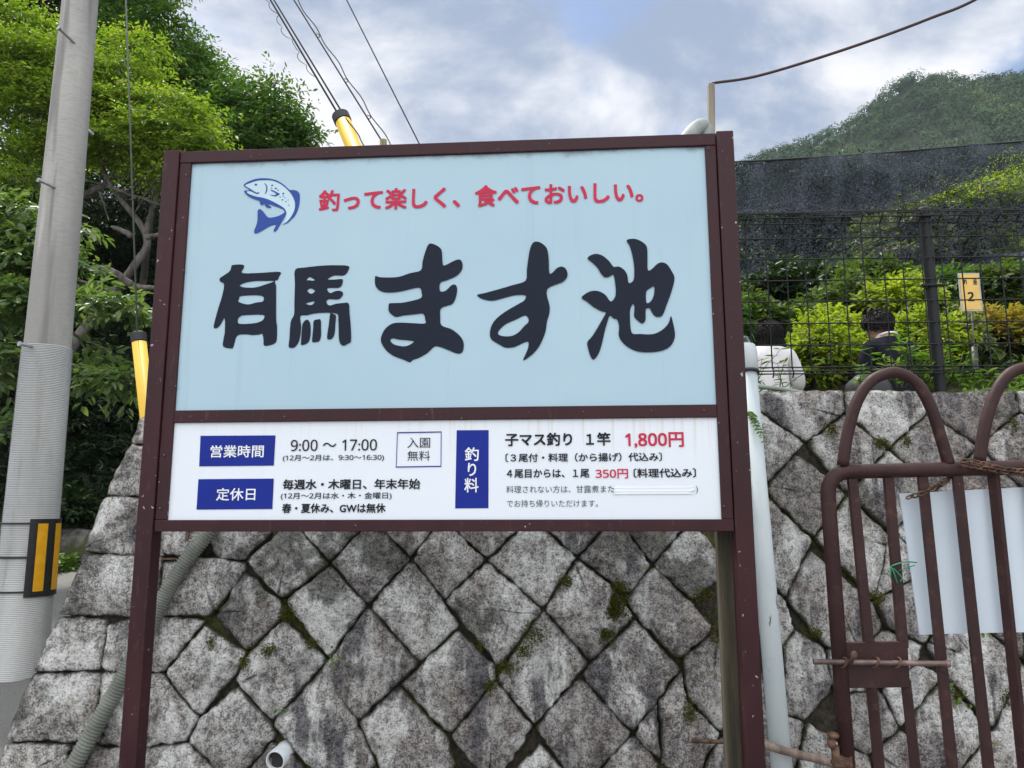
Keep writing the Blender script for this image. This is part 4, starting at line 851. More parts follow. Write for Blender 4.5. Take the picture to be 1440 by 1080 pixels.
for x in (1186, 1231, 1262):
    c = gl(x, 932, -.030); mb = MB(); mb.tube([c + Vector((.006 * math.sin(t) + .004 * math.cos(t), -.0125 * math.cos(t) + .001, .0135 * math.sin(t))) for t in np.linspace(-2.2, 2.2, 14)], .0032, 7); mb.build('bolt_keeper', RUST, gate, True, local=True)
mb = MB(); a, b = gl(1195, 934, -.034), gl(1201, 921, -.055); mb.tube([a, b], [.006, .0065], 8); mb.sphere(b, (.010, .010, .012), 10, 7); mb.build('bolt_knob', RUST, gate, True, local=True)
c = gl(1172, 1042, -.02); mb = MB(); mb.sphere(c + Vector((0, 0, .015)), (.018, .016, .010), 12, 7); mb.sphere(c + Vector((-.006, 0, -.006)), (.013, .014, .016), 12, 7); mb.tube([c + Vector((.006, .01, -.015)), c + Vector((.010, .01, -.12))], .012, 10)
mb.add([c + Vector(p) for p in ((-.004, -.02, -.055), (.038, -.03, -.055), (.046, -.01, -.040), (.046, .02, -.035), (0, .02, -.035))], [(0, 1, 2, 3, 4)]); mb.box(tuple(c + Vector((-.006, -.022, -.066))), tuple(c + Vector((.042, .02, -.056)))); mb.build('bottom_latch', RUST, gate, True, local=True)
# white board tied behind the bars
bd = empty('blank_white_board', GP.loc, 'blank white board tied behind the bars of the gate', 'board', yaw=GP.yaw)
D_ = .030; q = [gl(1267, 694, D_), gl(1560, 679, D_), gl(1592, 884, D_), gl(1296, 893.5, D_)]
nx, nz = 40, 14; v = []; f = []
for j in range(nz + 1):
    for i in range(nx + 1):
        s_, t_ = i / nx, j / nz; p = (q[0] * (1 - s_) + q[1] * s_) * (1 - t_) + (q[3] * (1 - s_) + q[2] * s_) * t_; v.append(p + Vector((0, .012 * math.sin(s_ * 5 + 1) + .006 * math.sin(t_ * 3) * s_, 0)))
for j in range(nz):
    for i in range(nx): k_ = j * (nx + 1) + i; f.append((k_ + nx + 1, k_ + nx + 2, k_ + 1, k_))
mb = MB().add(v, f); mb.add([Vector(p) + Vector((0, .004, 0)) for p in v], [tuple(reversed(x)) for x in f]); mb.build('board_sheet', BOARD, bd, True, local=True)
tw = empty('green_wire_tie', GP.loc, 'thin green wire tie fastening the white board to a gate bar', 'wire tie', yaw=GP.yaw)
mb = MB()
for pts in ([(1289, 791, .02), (1275, 790, -.02), (1262, 793, -.024), (1252, 798, -.012), (1256, 806, .02), (1270, 800, -.018), (1286, 795, .02)], [(1254, 798, -.018), (1258, 808, -.024), (1262, 820, -.016)], [(1256, 799, -.02), (1268, 812, -.022), (1266, 818, -.02)], [(1253, 797, -.02), (1252, 812, -.02)]):
    mb.tube(catmull([gl(*p) for p in pts], 5), .0019, 6)
mb.build('tie_wire', GREENTIE, tw, True, local=True)
# chain
ch = empty('rusty_chain', GP.loc, 'rusty chain wrapped round the top rail of the gate', 'chain', yaw=GP.yaw)
def chain(pts, mb, pitch=.0165):
    P = catmull(pts, 14); acc = 0; last = P[0]; k = 0
    for p in P[1:]:
        acc += (p - last).length
        if acc >= pitch:
            acc = 0; d = (p - last).normalized(); q_ = d.to_track_quat('X', 'Z').to_matrix(); rot = Matrix.Rotation(R(45 + 90 * (k % 2)), 3, 'X')
            mb.tube([p + q_ @ (rot @ Vector((math.cos(t) * .0115, math.sin(t) * .0072, 0))) for t in np.linspace(0, 2 * math.pi, 13)[:-1]], .0026, 6, closed=True); k += 1
        last = p
mb = MB(); chain([gl(1348, 650, -.034), gl(1362, 648, -.038), gl(1378, 651, -.039), gl(1395, 656, -.037), gl(1415, 660, -.036), gl(1440, 662, -.036), gl(1470, 660, -.036), gl(1500, 652, -.03)], mb); mb.build('chain_run', RUST, ch, True, local=True); mb = MB(); chain([gl(1348, 652, -.034), gl(1380, 658, -.036), gl(1420, 665, -.036), gl(1450, 668, -.036)], mb); mb.build('chain_run', RUST, ch, True, local=True); mb = MB()
chain([gl(1338, 672, .03), gl(1322, 680, -.02), gl(1306, 690, -.024), gl(1290, 696, -.024), gl(1275, 700, .0)], mb); mb.build('chain_run', RUST, ch, True, local=True)

# ------------------------------------------------------------------ mesh fence on the wall
FP = Plane((2.0, 4.16, 2.13), -.035)
fence = empty('wire_mesh_fence', FP.loc, 'black welded wire mesh fence with curled top on the stone wall', 'fence', yaw=FP.yaw)
zt = FP.px(1240, 296).z; zb = FP.px(1240, 527).z; xp = FP.px(1315, 420).x
def wire(mb, pts, r=.0040): mb.tube(pts, r, 5)
pitch = FP.px(1280, 420).x - FP.px(1252.3, 420).x
vsp = (zt - zb) / 7.65
for pnl in range(-2, 3):
    xa = xp + pnl * pitch * 20; xb = xa + pitch * 20
    if xa < -1.9: xa = -1.6
    if xb < xa + .1: continue
    mb = MB(); nwi = int(round((xb - xa) / pitch))
    for i in range(nwi):
        x = xa + (i + .5) * pitch; jx = .002 * math.sin(i * 2.3)
        wire(mb, [Vector((x, .0, zb - .012)), Vector((x, -.022, zb + .012)), Vector((x, 0, zb + .045)), Vector((x + jx, .004 * math.sin(i), (zb + zt) / 2)), Vector((x, 0, zt - .075)), Vector((x, -.050, zt - .042)), Vector((x, -.045, zt - .014)), Vector((x, -.016, zt)), Vector((x, .008, zt - .010)), Vector((x, .004, zt - .030))])
    rows = [zb + .006, zb + .022, zb + .045] + [zb + .045 + vsp * k for k in range(1, 7)] + [zt - .075, zt - .052, zt - .028, zt - .003]
    for j, z in enumerate(rows):
        y = -.046 if zt - .06 < z < zt - .02 else (-.018 if j in (0, 1) else -.004); wire(mb, [Vector((xa + .01, y, z)), Vector(((xa + xb) / 2, y, z + .002 * math.sin(j * 3))), Vector((xb - .01, y, z))])
    mb.build('mesh_panel', WIREBLK, fence, local=True)
for k in range(-1, 3):
    x = xp + k * pitch * 20; mb = MB(); mb.tube([Vector((x, .03, -.12)), Vector((x, .03, zt + .010))], .030, 18); mb.lathe([(0, .018), (.02, .016), (.031, .006), (.032, -.02), (.0302, -.02)], (x, .03, zt + .01), (0, 0, 1), 18); smooth_by_angle(mb.build('fence_post', WIREBLK, fence, local=True))
    mb = MB()
    for z in (zt - .035, FP.px(1315, 401).z):
        mb.lathe([(.031, -.009), (.034, -.008), (.034, .008), (.031, .009)], (x, .03, z), (0, 0, 1), 18); mb.box((x - .07, -.012, z - .006), (x + .07, .004, z + .006), .002)
    smooth_by_angle(mb.build('post_clamp', WIREBLK, fence, local=True))

# ------------------------------------------------------------------ two seated people
SKIN = simple('skin', (.50, .30, .21), .55, .08, 8); HAIR = simple('black_hair', (.008, .007, .008), .6, .3, 60, spec=.2)
def skin_body(name, joints, edges, mat, parent, sub=2):
    me = bpy.data.meshes.new(name); keys = list(joints); me.from_pydata([joints[k][0] for k in keys], [(keys.index(a), keys.index(b)) for a, b in edges], [])
    o = link(name, me, mat, parent); sk = o.modifiers.new('skin', 'SKIN')
    for i, k in enumerate(keys):
        r = joints[k][1]; me.skin_vertices[0].data[i].radius = r if isinstance(r, tuple) else (r, r)
    me.skin_vertices[0].data[0].use_root = True
    sk.use_smooth_shade = True; sk.branch_smoothing = .6; ss = o.modifiers.new('sub', 'SUBSURF'); ss.levels = sub; ss.render_levels = sub
    # bake, so the body is one plain mesh
    dg = bpy.context.evaluated_depsgraph_get(); m2 = bpy.data.meshes.new_from_object(o.evaluated_get(dg)); o.modifiers.clear(); o.data = m2; m2.name = name; m2.materials.clear(); m2.materials.append(mat); m2.polygons.foreach_set('use_smooth', [True] * len(m2.polygons)); bpy.data.meshes.remove(me)
    return o
def person(label, loc, yaw, sc_, shirt, collar, trousers, headturn, hair_kind, bend=0.0, long_sleeve=True, wid=1.0, drop=.075):
    p = empty('person', loc, label, 'person', yaw=yaw)
    S = lambda x, y, z: (x * sc_, y * sc_, z * sc_)
    hx, hy = headturn
    dz = drop
    J = {'pelvis': (S(0, 0, .50), (.150, .115)), 'waist': (S(0, .015, .66), (.135, .10)), 'chest': (S(0, .045, .84), (.155, .105)), 'upper': (S(0, .075, .965), (.135, .085)),
         'neckb': (S(0, .105, 1.045), .060), 'neck': (S(hx * .3, .135, 1.09 - dz * .5), .052), 'jaw': (S(hx * .6, .165 + hy * .4, 1.145 - dz), (.060, .072)), 'head': (S(hx, .185 + hy, 1.225 - dz), (.074, .094)), 'crown': (S(hx, .170 + hy, 1.295 - dz), (.055, .068)),
         'nose': (S(hx + hx * 1.2, .285 + hy, 1.20 - dz), .013)}
    E = [('pelvis', 'waist'), ('waist', 'chest'), ('chest', 'upper'), ('upper', 'neckb'), ('neckb', 'neck'), ('neck', 'jaw'), ('jaw', 'head'), ('head', 'crown'), ('head', 'nose')]
    for s_, k in ((-1, 'l'), (1, 'r')):
        J['sho' + k] = (S(s_ * .165 * wid, .07, .975), .058); J['elb' + k] = (S(s_ * .235 * wid, .09, .735), .042); J['wri' + k] = (S(s_ * .13, .33, .66), .027); J['palm' + k] = (S(s_ * .09, .41, .665), (.036, .018))
        J['hip' + k] = (S(s_ * .09, .06, .49), .082); J['kne' + k] = (S(s_ * .14, .46, .50), .058); J['ank' + k] = (S(s_ * .14, .42, .09), .038); J['toe' + k] = (S(s_ * .15, .58, .04), (.038, .024)); J['ear' + k] = (S(hx + s_ * .086, .18 + hy, 1.205 - dz), (.012, .022))
        E += [('upper', 'sho' + k), ('sho' + k, 'elb' + k), ('elb' + k, 'wri' + k), ('wri' + k, 'palm' + k), ('pelvis', 'hip' + k), ('hip' + k, 'kne' + k), ('kne' + k, 'ank' + k), ('ank' + k, 'toe' + k), ('head', 'ear' + k)]
        for q in range(4):
            a, b = 'f%d%s' % (q, k), 'g%d%s' % (q, k); fx_ = s_ * (.115 - .020 * q); ln = (.062, .075, .072, .056)[q]
            J[a] = (S(fx_, .45 + ln * .35, .668), .0085); J[b] = (S(fx_ - s_ * .006, .445 + ln * .95, .640), .0070); E += [('palm' + k, a), (a, b)]
        J['th' + k] = (S(s_ * .045, .43, .655), .0095); J['tt' + k] = (S(s_ * .03, .465, .65), .008); E += [('palm' + k, 'th' + k), ('th' + k, 'tt' + k)]
    skin_body('body', J, E, SKIN, p)
    def fat(keys, d): return {k: (J[k][0], tuple(r + d for r in J[k][1]) if isinstance(J[k][1], tuple) else J[k][1] + d) for k in keys}
    tk = ['pelvis', 'waist', 'chest', 'upper', 'shol', 'elbl', 'shor', 'elbr'] + (['wril', 'wrir'] if long_sleeve else [])
    T_ = fat(tk, .022); T_['col'] = (S(0, .098, 1.028), .074)
    te = [e for e in E if e[0] in T_ and e[1] in T_] + [('upper', 'col')]
    if not long_sleeve:
        for k in 'lr': T_['elb' + k] = (T_['elb' + k][0], .068)
    sh = skin_body('shirt', T_, te, shirt, p)
    if collar is not None:
        mb = MB(); ring = [Vector(S(math.cos(t) * .072, .098 + math.sin(t) * .068, 1.048 + math.sin(t) * -.022)) for t in np.linspace(0, 2 * math.pi, 25)[:-1]]; mb.tube(ring, .0085, 8, closed=True); mb.build('collar', collar, p, True, local=True)
    U_ = fat(['pelvis', 'hipl', 'knel', 'ankl', 'hipr', 'kner', 'ankr'], .016); skin_body('trousers', U_, [e for e in E if e[0] in U_ and e[1] in U_], trousers, p)
    for k, s_ in (('l', -1), ('r', 1)):
        mb = MB(); mb.sphere(S(s_ * .148, .51, .045), (.048, .125, .05), 14, 8); mb.build('shoe', simple('dark_shoe', (.03, .03, .03), .6), p, True, local=True)
        mb = MB(); mb.sphere(S(hx + s_ * .032, .272 + hy, 1.225 - dz), .012, 10, 6); mb.build('eye', simple('eye_dark', (.05, .035, .03), .2), p, True, local=True)
    mb = MB(); mb.sphere(S(hx, .275 + hy, 1.165 - dz), (.026, .008, .007), 10, 6); mb.build('mouth', simple('lips', (.38, .14, .12), .5), p, True, local=True)
    # hair: a cap over the back and sides of the skull plus loose locks
    H = Vector(S(hx, .165 + hy, 1.235 - dz)); v = []; f = []; nu, nv = 30, 16; lowb = {'short': -.30, 'bob': -.62}[hair_kind]
    for i in range(nv + 1):
        for k in range(nu):
            t = 2 * math.pi * k / nu; front = max(0, math.sin(t)); lo = lowb * (1 - front) + .35 * front; th = i / nv * (math.pi / 2 - math.asin(max(-1, min(1, lo)))) ; q_ = Vector((math.sin(th) * math.cos(t), math.sin(th) * math.sin(t), math.cos(th)))
            r_ = 1 + .13 * mnoise.noise(q_ * 4 + Vector(loc)) + .07 * mnoise.noise(q_ * 11); v.append(H + Vector((q_.x * .102 * r_, q_.y * .118 * r_, q_.z * .112 * r_)) * sc_)
    for i in range(nv):
        for k in range(nu): f.append((i * nu + k, (i + 1) * nu + k, (i + 1) * nu + (k + 1) % nu, i * nu + (k + 1) % nu))
    hc = MB().add(v, f).build('hair', HAIR, p, True, local=True)
    g = np.random.default_rng(int(abs(loc[0]) * 100)); n = 1500; q_ = unit(g.normal(size=(n, 3))); q_[:, 2] = np.where(q_[:, 2] < lowb * .9, abs(q_[:, 2]), q_[:, 2]); keep = ~((q_[:, 1] > .35) & (q_[:, 2] < .35)); q_ = q_[keep]; n = len(q_)
    pos = np.array(H)[None] + q_ * np.array([.103, .118, .112]) * sc_ * (.96 + .08 * g.random((n, 1))); dn = np.stack([np.zeros(n), -.25 * np.ones(n), -np.ones(n)], 1) + g.normal(size=(n, 3)) * .45; dn = unit(dn - q_ * (dn * q_).sum(1, keepdims=True) + q_ * .10)
    if hair_kind == 'bob':
        m_ = 900; a_ = g.uniform(math.pi * .80, math.pi * 2.2, m_); z_ = g.uniform(-.05, -.01, m_); p2 = np.array(H)[None] + np.stack([np.cos(a_) * .098, np.sin(a_) * .112, z_], 1) * sc_; d2 = unit(np.stack([np.cos(a_) * .05 + g.normal(size=m_) * .1, np.sin(a_) * .02 + g.normal(size=m_) * .1, -np.ones(m_)], 1))
        leaf_mesh('hair_locks', np.concatenate([pos, p2]), np.concatenate([dn, d2]), np.concatenate([q_, unit(np.stack([np.cos(a_), np.sin(a_), np.zeros(m_)], 1))]), np.concatenate([  .04 + .03 * g.random(n), .12 + .05 * g.random(m_)]), np.concatenate([np.full(n, .009), np.full(m_, .010)]), HAIR, hc)
    else: leaf_mesh('hair_locks', pos, dn, q_, .035 + .025 * g.random(n), np.full(n, .013), HAIR, hc)
    return p
def cloth(name, a, b): 
    t = NT(name); f = t.noise(6, 5, .6); c = t.mix(t.rng(f, .35, .65), a, b); return t.done(t.principled(c, .9, spec=.08, normal=t.bump(t.noise(5.5, 4, .55, stretch=(1, 1, .6)), .9, .03)))
WHITECLOTH = cloth('white_shirt_cloth', (.62, .60, .62), (.70, .68, .70)); NAVYC = cloth('charcoal_jersey', (.009, .010, .015), (.016, .018, .026)); DENIM = cloth('dark_trousers', (.03, .035, .05), (.05, .055, .075))
ma = at(1242, 500, 5.9); wo = at(1090, 500, 5.8)
person('person in a charcoal jersey with white collar seated behind the mesh fence, head bowed', (ma.x + .01, 5.72, 1.80), R(6), 1.05, NAVYC, simple('white_collar', (.75, .75, .77), .8), DENIM, (-.012, .012), 'short', wid=.92)
person('person in a white shirt with dark bobbed hair seated behind the mesh fence', (wo.x - .11, 5.62, 1.78), R(-10), .98, WHITECLOTH, None, DENIM, (.045, .0), 'bob', wid=.95)
bn = empty('wooden_bench', (2.5, 5.7, 1.84), 'long low plank bench the two people sit on', 'bench')
bx0, bx1 = wo.x - .5, ma.x + .5
MB().box((bx0, 5.50, 2.13), (bx1, 5.88, 2.18), .006).build('seat', WOODOLD, bn)
for x in (bx0 + .15, (bx0 + bx1) / 2, bx1 - .15):
    MB().box((x - .03, 5.53, 1.80), (x + .03, 5.85, 2.129), .004).build('leg', WOODOLD, bn)
bc = at(1190, 512, 6.05); bag = empty('black_bag', (bc.x, 5.69, 2.18), 'slumped black bag on the bench between the two seated people', 'bag')
mb = MB(); v = []; f = []
for i in range(13):
    for k in range(24):
        ph = math.pi * i / 12; t = 2 * math.pi * k / 24; q_ = Vector((math.sin(ph) * math.cos(t), math.sin(ph) * math.sin(t), math.cos(ph))); se = lambda a, e: math.copysign(abs(a) ** e, a); r_ = 1 + .10 * mnoise.noise(q_ * 2.5)
        v.append((bc.x + se(q_.x, .7) * .17 * r_, 5.69 + se(q_.y, .7) * .11 * r_, 2.18 + .20 + se(q_.z, .7) * .20 * r_))
for i in range(12):
    for k in range(24): f.append((i * 24 + k, (i + 1) * 24 + k, (i + 1) * 24 + (k + 1) % 24, i * 24 + (k + 1) % 24))
mb.add(v, f).build('bag_body', BLACKP, bag, True); MB().tube(catmull([(bc.x - .08, 5.69, 2.56), (bc.x - .06, 5.69, 2.63), (bc.x + .06, 5.69, 2.63), (bc.x + .08, 5.69, 2.56)], 5), .010, 8).build('strap', BLACKP, bag, True)

# number board
NP_ = at(1365, 411, 6.6); nb = empty('number_board', (at(1371, 520, 6.6).x, 6.6, 1.86), 'small yellow laminated board numbered 2 on a thin pole behind the fence', 'sign')
PLN = Plane((NP_.x, 6.6, NP_.z), -.02)
def flat(name, x0, y0, x1, y1, mat, d0, d1):
    a, b = PLN.px(x0, y0, d0), PLN.px(x1, y1, d0); M_ = PLN.M; mb = MB().box((a.x, d0, b.z), (b.x, d1, a.z)); mb.v = [tuple(M_ @ Vector(p)) for p in mb.v]; return mb.build(name, mat, nb)
flat('laminate', 1346.5, 384, 1382.5, 437.5, simple('clear_film', (.44, .44, .36), .25), .002, .006); bp = flat('yellow_paper', 1349.5, 386, 1380, 435, simple('yellow_paper', (.78, .50, .12), .4, .06), -.001, .0015)
nb2 = Plane((NP_.x - nb.location.x, 0, NP_.z - nb.location.z), -.02)
class Off:
    def px(s, x, y, d=0.0): return PLN.px(x, y, d)
def board_text(body, xl, yt, yb, xr, bold):
    o = put_text(Off(), 'number_lettering', body, xl, yt, yb, xr, L_BLACK, bp, bold, -.0025); me = o.data
    for q_ in me.vertices: q_.co = (PLN.M @ q_.co) - nb.location
board_text('2', 1361, 410.5, 423.5, 1370.5, .03); board_text('釣', 1355, 392.5, 399.5, 1360, .02); board_text('座', 1368.5, 392, 400.5, 1374.5, .02)
mb = MB(); mb.tube([at(1372, 524, 6.62), at(1365.5, 424, 6.62)], .008, 8); mb.build('pole', simple('brown_pole', (.10, .085, .07), .6), nb, True)
mb = MB(); p0 = at(1372, 524, 6.62); mb.tube([Vector((p0.x + .03, 6.62, 1.84)), p0, at(1370, 488, 6.62)], .026, 12); mb.build('pole_socket', BLACKP, nb, True)

# ------------------------------------------------------------------ vegetation
LM_MAPLE = leaf_mat('maple_leaf', (.105, .19, .020), (.19, .275, .040), (.32, .29, .09), .48)
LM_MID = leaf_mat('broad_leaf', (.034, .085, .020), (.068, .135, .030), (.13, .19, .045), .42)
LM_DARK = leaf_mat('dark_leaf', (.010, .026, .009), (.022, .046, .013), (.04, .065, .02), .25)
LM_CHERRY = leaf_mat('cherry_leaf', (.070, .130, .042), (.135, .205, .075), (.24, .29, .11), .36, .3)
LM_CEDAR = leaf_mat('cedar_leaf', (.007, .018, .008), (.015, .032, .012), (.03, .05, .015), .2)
LM_SHRUB = leaf_mat('shrub_leaf', (.15, .225, .022), (.25, .31, .04), (.36, .36, .08), .5)
LM_SHRUBD = leaf_mat('shrub_leaf_dull', (.045, .090, .022), (.08, .125, .035), (.14, .16, .05), .35)
LM_PALE = leaf_mat('pale_leaf', (.10, .135, .065), (.16, .19, .10), (.24, .25, .13), .35)
LM_ORANGE = leaf_mat('turning_leaf', (.20, .19, .03), (.30, .22, .045), (.34, .15, .05), .4)
LM_WEED = leaf_mat('weed_leaf', (.065, .135, .020), (.11, .20, .035), (.20, .25, .06), .4)
BARK = bark_mat('grey_bark', (.055, .048, .042), (.17, .155, .14)); BARKD = bark_mat('dark_bark', (.022, .017, .013), (.06, .048, .038))
def tree(name, label, cat_, base, trunk, clusters, per, leafL, mat, bark, group=None, r0=.10, dens=1.0, flat_=.35, ratio=.42, Ls=.34, extra=(), seed=1, limbs=True, shell=.35, thin=.9):
    """base: (px, py, Y) or a Vector; trunk: photo points the trunk passes; clusters: (px, py, Y, rx_px, rz_px, sprays)"""
    B = base if isinstance(base, Vector) else at(*base)
    t = empty(name, B, label, cat_, group)
    mb = MB(); P = [B] + [p if isinstance(p, Vector) else at(*p) for p in trunk]; path = catmull(P, 8) if len(P) > 2 else P
    n = len(path); mb.tube(path, [r0 * (1 - .72 * i / (n - 1)) for i in range(n)], 10)
    C = []; parts = []
    for i, (px, py, Y, rx, rz, ns) in enumerate(clusters):
        c = at(px, py, Y); k = Y / FPX; C.append(c); rr = (rx * k, max(rx, rz) * k * thin, rz * k)
        parts.append(sprays(c, rr, int(ns * dens), per, Ls, leafL, flat_, ratio=ratio, seed=seed * 100 + i, shell=shell))
        if limbs:
            j = min(range(len(path) // 4, n), key=lambda q: (path[q] - c).length + .6 * max(0, path[q].z - c.z)); rad = r0 * (1 - .72 * j / (n - 1)) * .30
            pts = limb(mb, path[j], c + Vector((0, 0, -rr[2] * .25)), max(rad, .012), .010, .10, 8, seed * 31 + i)
            g = random.Random(seed * 77 + i)
            for q in range(5):
                a = pts[g.randrange(3, 8)]; limb(mb, a, c + Vector((g.uniform(-1, 1) * rr[0], g.uniform(-1, 1) * rr[1], g.uniform(-.6, .8) * rr[2])) * .85, .010, .003, .12, 5, seed * 13 + i * 7 + q, 5)
    for a, b, ra, rb, sd in extra: limb(mb, at(*a), at(*b), ra, rb, .10, 10, sd, 8)
    mb.build('trunk', bark, t, True)
    leaf_mesh('crown', *cat(parts), mat, t, off=t.location)
    return t
# bright maple, left
tree('maple_tree', 'bright yellow green maple in front of the dark hillside, spreading behind the utility pole', 'tree', (62, 640, 10.5), [(96, 500, 10.4), (150, 425, 10.3), (190, 372, 10.2), (205, 330, 10.2), (150, 250, 10.2), (130, 170, 10.3)],
     [(20, 35, 10.2, 62, 16, 150), (75, 85, 10.0, 70, 16, 170), (10, 70, 9.8, 50, 14, 110), (10, 118, 10.0, 60, 15, 140), (60, 122, 9.8, 60, 13, 120), (40, 160, 9.9, 75, 15, 170), (120, 140, 10.1, 55, 15, 130), (165, 105, 10.6, 50, 14, 110), (190, 70, 10.9, 40, 16, 80), (160, 160, 10.2, 60, 14, 140), (215, 148, 10.2, 60, 15, 150), (255, 168, 10.3, 42, 12, 100), (225, 182, 10.0, 62, 14, 150), (170, 200, 9.9, 60, 15, 140), (268, 206, 10.1, 40, 10, 90), (240, 212, 10.0, 46, 10, 90), (80, 55, 10.4, 36, 14, 60), (15, 205, 9.8, 40, 16, 80), (90, 190, 9.9, 40, 12, 70), (215, 236, 10.0, 20, 10, 26), (228, 240, 9.8, 18, 10, 24), (185, 130, 10.8, 50, 15, 100), (130, 215, 10.1, 40, 10, 60), (20, 250, 9.7, 36, 12, 50)],
     15, .066, LM_MAPLE, BARK, 'trees on the left hillside', .085, 1.35, .14, .40, .40,
     [((205, 330, 10.2), (230, 252, 10.2), .05, .015, 3), ((150, 250, 10.2), (226, 246, 10.1), .045, .02, 4), ((118, 276, 10.2), (150, 258, 10.2), .05, .04, 5), ((110, 380, 10), (150, 376, 10), .03, .04, 6), ((150, 376, 10), (186, 402, 10), .045, .05, 7), ((186, 402, 10), (222, 405, 10), .04, .03, 8), ((150, 262, 10.1), (226, 288, 10), .025, .015, 9), ((160, 320, 10), (186, 332, 10), .03, .04, 10), ((205, 335, 10), (226, 330, 10), .04, .03, 11), ((140, 270, 10.2), (153, 310, 10.1), .018, .008, 12), ((60, 120, 9.9), (72, 230, 10.1), .02, .03, 13), ((8, 95, 9.9), (70, 205, 10.1), .012, .03, 14)], seed=1, shell=.2, thin=.55)
# mid green trees making the skyline right of the maple
tree('broadleaf_tree', 'mid green broadleaf tree showing over the top left corner of the sign', 'tree', Vector((at(330, 300, 14.5).x, 14.5, 3.4)), [(330, 260, 14.5), (345, 200, 14.5), (365, 150, 14.5)],
     [(360, 150, 14.4, 42, 26, 130), (388, 172, 14.4, 34, 24, 110), (405, 178, 14.3, 24, 12, 60), (375, 195, 14.2, 44, 22, 130), (335, 190, 14.2, 46, 26, 140), (352, 215, 14.0, 60, 20, 130), (310, 160, 14.6, 40, 26, 110), (400, 205, 14.3, 22, 16, 60), (340, 130, 14.8, 22, 14, 40), (300, 205, 14.2, 40, 24, 110), (418, 186, 14.2, 13, 7, 20), (385, 132, 14.6, 20, 14, 36)],
     13, .115, LM_MID, BARKD, 'trees on the left hillside', .14, .95, .5, .36, .60, seed=2)
tree('broadleaf_tree', 'mid green tree on the skyline between the maple and the utility pole', 'tree', Vector((at(240, 300, 15.5).x, 15.5, 4.0)), [(240, 250, 15.5), (245, 150, 15.5), (230, 60, 15.5)],
     [(240, 80, 15.4, 38, 36, 130), (215, 40, 15.4, 40, 36, 140), (265, 100, 15.4, 34, 24, 110), (285, 120, 15.3, 34, 28, 110), (300, 140, 15.2, 30, 26, 100), (250, 130, 15.2, 50, 30, 150), (190, 10, 15.6, 40, 40, 140), (195, 70, 15.2, 36, 40, 120), (275, 95, 15.4, 18, 12, 30), (210, -40, 15.6, 42, 40, 120), (150, -30, 15.6, 50, 40, 120)],
     13, .115, LM_MID, BARKD, 'trees on the left hillside', .16, 1.05, .5, .36, .60, seed=3)
tree('dark_tree', 'tall dark green tree behind the top of the utility pole', 'tree', Vector((at(70, 300, 17).x, 17, 4.5)), [(70, 250, 17), (75, 100, 17), (80, -60, 17)],
     [(70, 20, 17, 70, 50, 210), (10, -20, 17, 70, 50, 180), (120, 60, 16.8, 50, 46, 150), (0, 60, 17, 60, 50, 150), (60, -70, 17, 80, 50, 150), (140, 5, 17, 50, 50, 140), (30, 110, 16.6, 60, 46, 140), (110, 140, 16.4, 60, 40, 140)],
     13, .14, LM_DARK, BARKD, 'trees on the left hillside', .20, 1.4, .5, .38, .46, seed=4)
# cherry branches hanging at the left edge
tree('cherry_tree', 'pale leaved cherry branches reaching in from the left behind the utility pole', 'tree', Vector((at(-260, 900, 7.6).x, 7.6, .75)), [(-200, 600, 7.6), (-150, 400, 7.5), (-90, 330, 7.4)],
     [(20, 300, 7.5, 60, 16, 80), (55, 325, 7.4, 40, 16, 60), (10, 345, 7.3, 55, 18, 80), (50, 365, 7.3, 50, 16, 70), (0, 395, 7.2, 55, 18, 80), (45, 410, 7.1, 52, 16, 70), (15, 440, 7.1, 50, 14, 60), (115, 415, 7.0, 30, 9, 26), (150, 424, 6.9, 34, 9, 30), (186, 434, 6.9, 20, 6, 14), (60, 425, 7.0, 40, 12, 40), (115, 372, 7.2, 12, 12, 10), (118, 318, 7.3, 12, 10, 10), (113, 395, 7.1, 10, 12, 8), (30, 500, 7.0, 40, 20, 40), (10, 530, 7.0, 40, 24, 40), (130, 520, 6.9, 30, 12, 32), (160, 528, 6.8, 28, 9, 28), (183, 535, 6.8, 14, 5, 10), (115, 512, 6.9, 18, 14, 18), (15, 600, 7.0, 30, 20, 20)],
     11, .105, LM_CHERRY, BARK, 'trees on the left hillside', .11, 1.0, .12, .40, .22, [((-90, 330, 7.4), (210, 438, 6.9), .03, .006, 21), ((-90, 330, 7.4), (120, 330, 7.3), .03, .006, 22), ((-120, 400, 7.4), (195, 538, 6.8), .03, .005, 23)], seed=5, shell=.1)
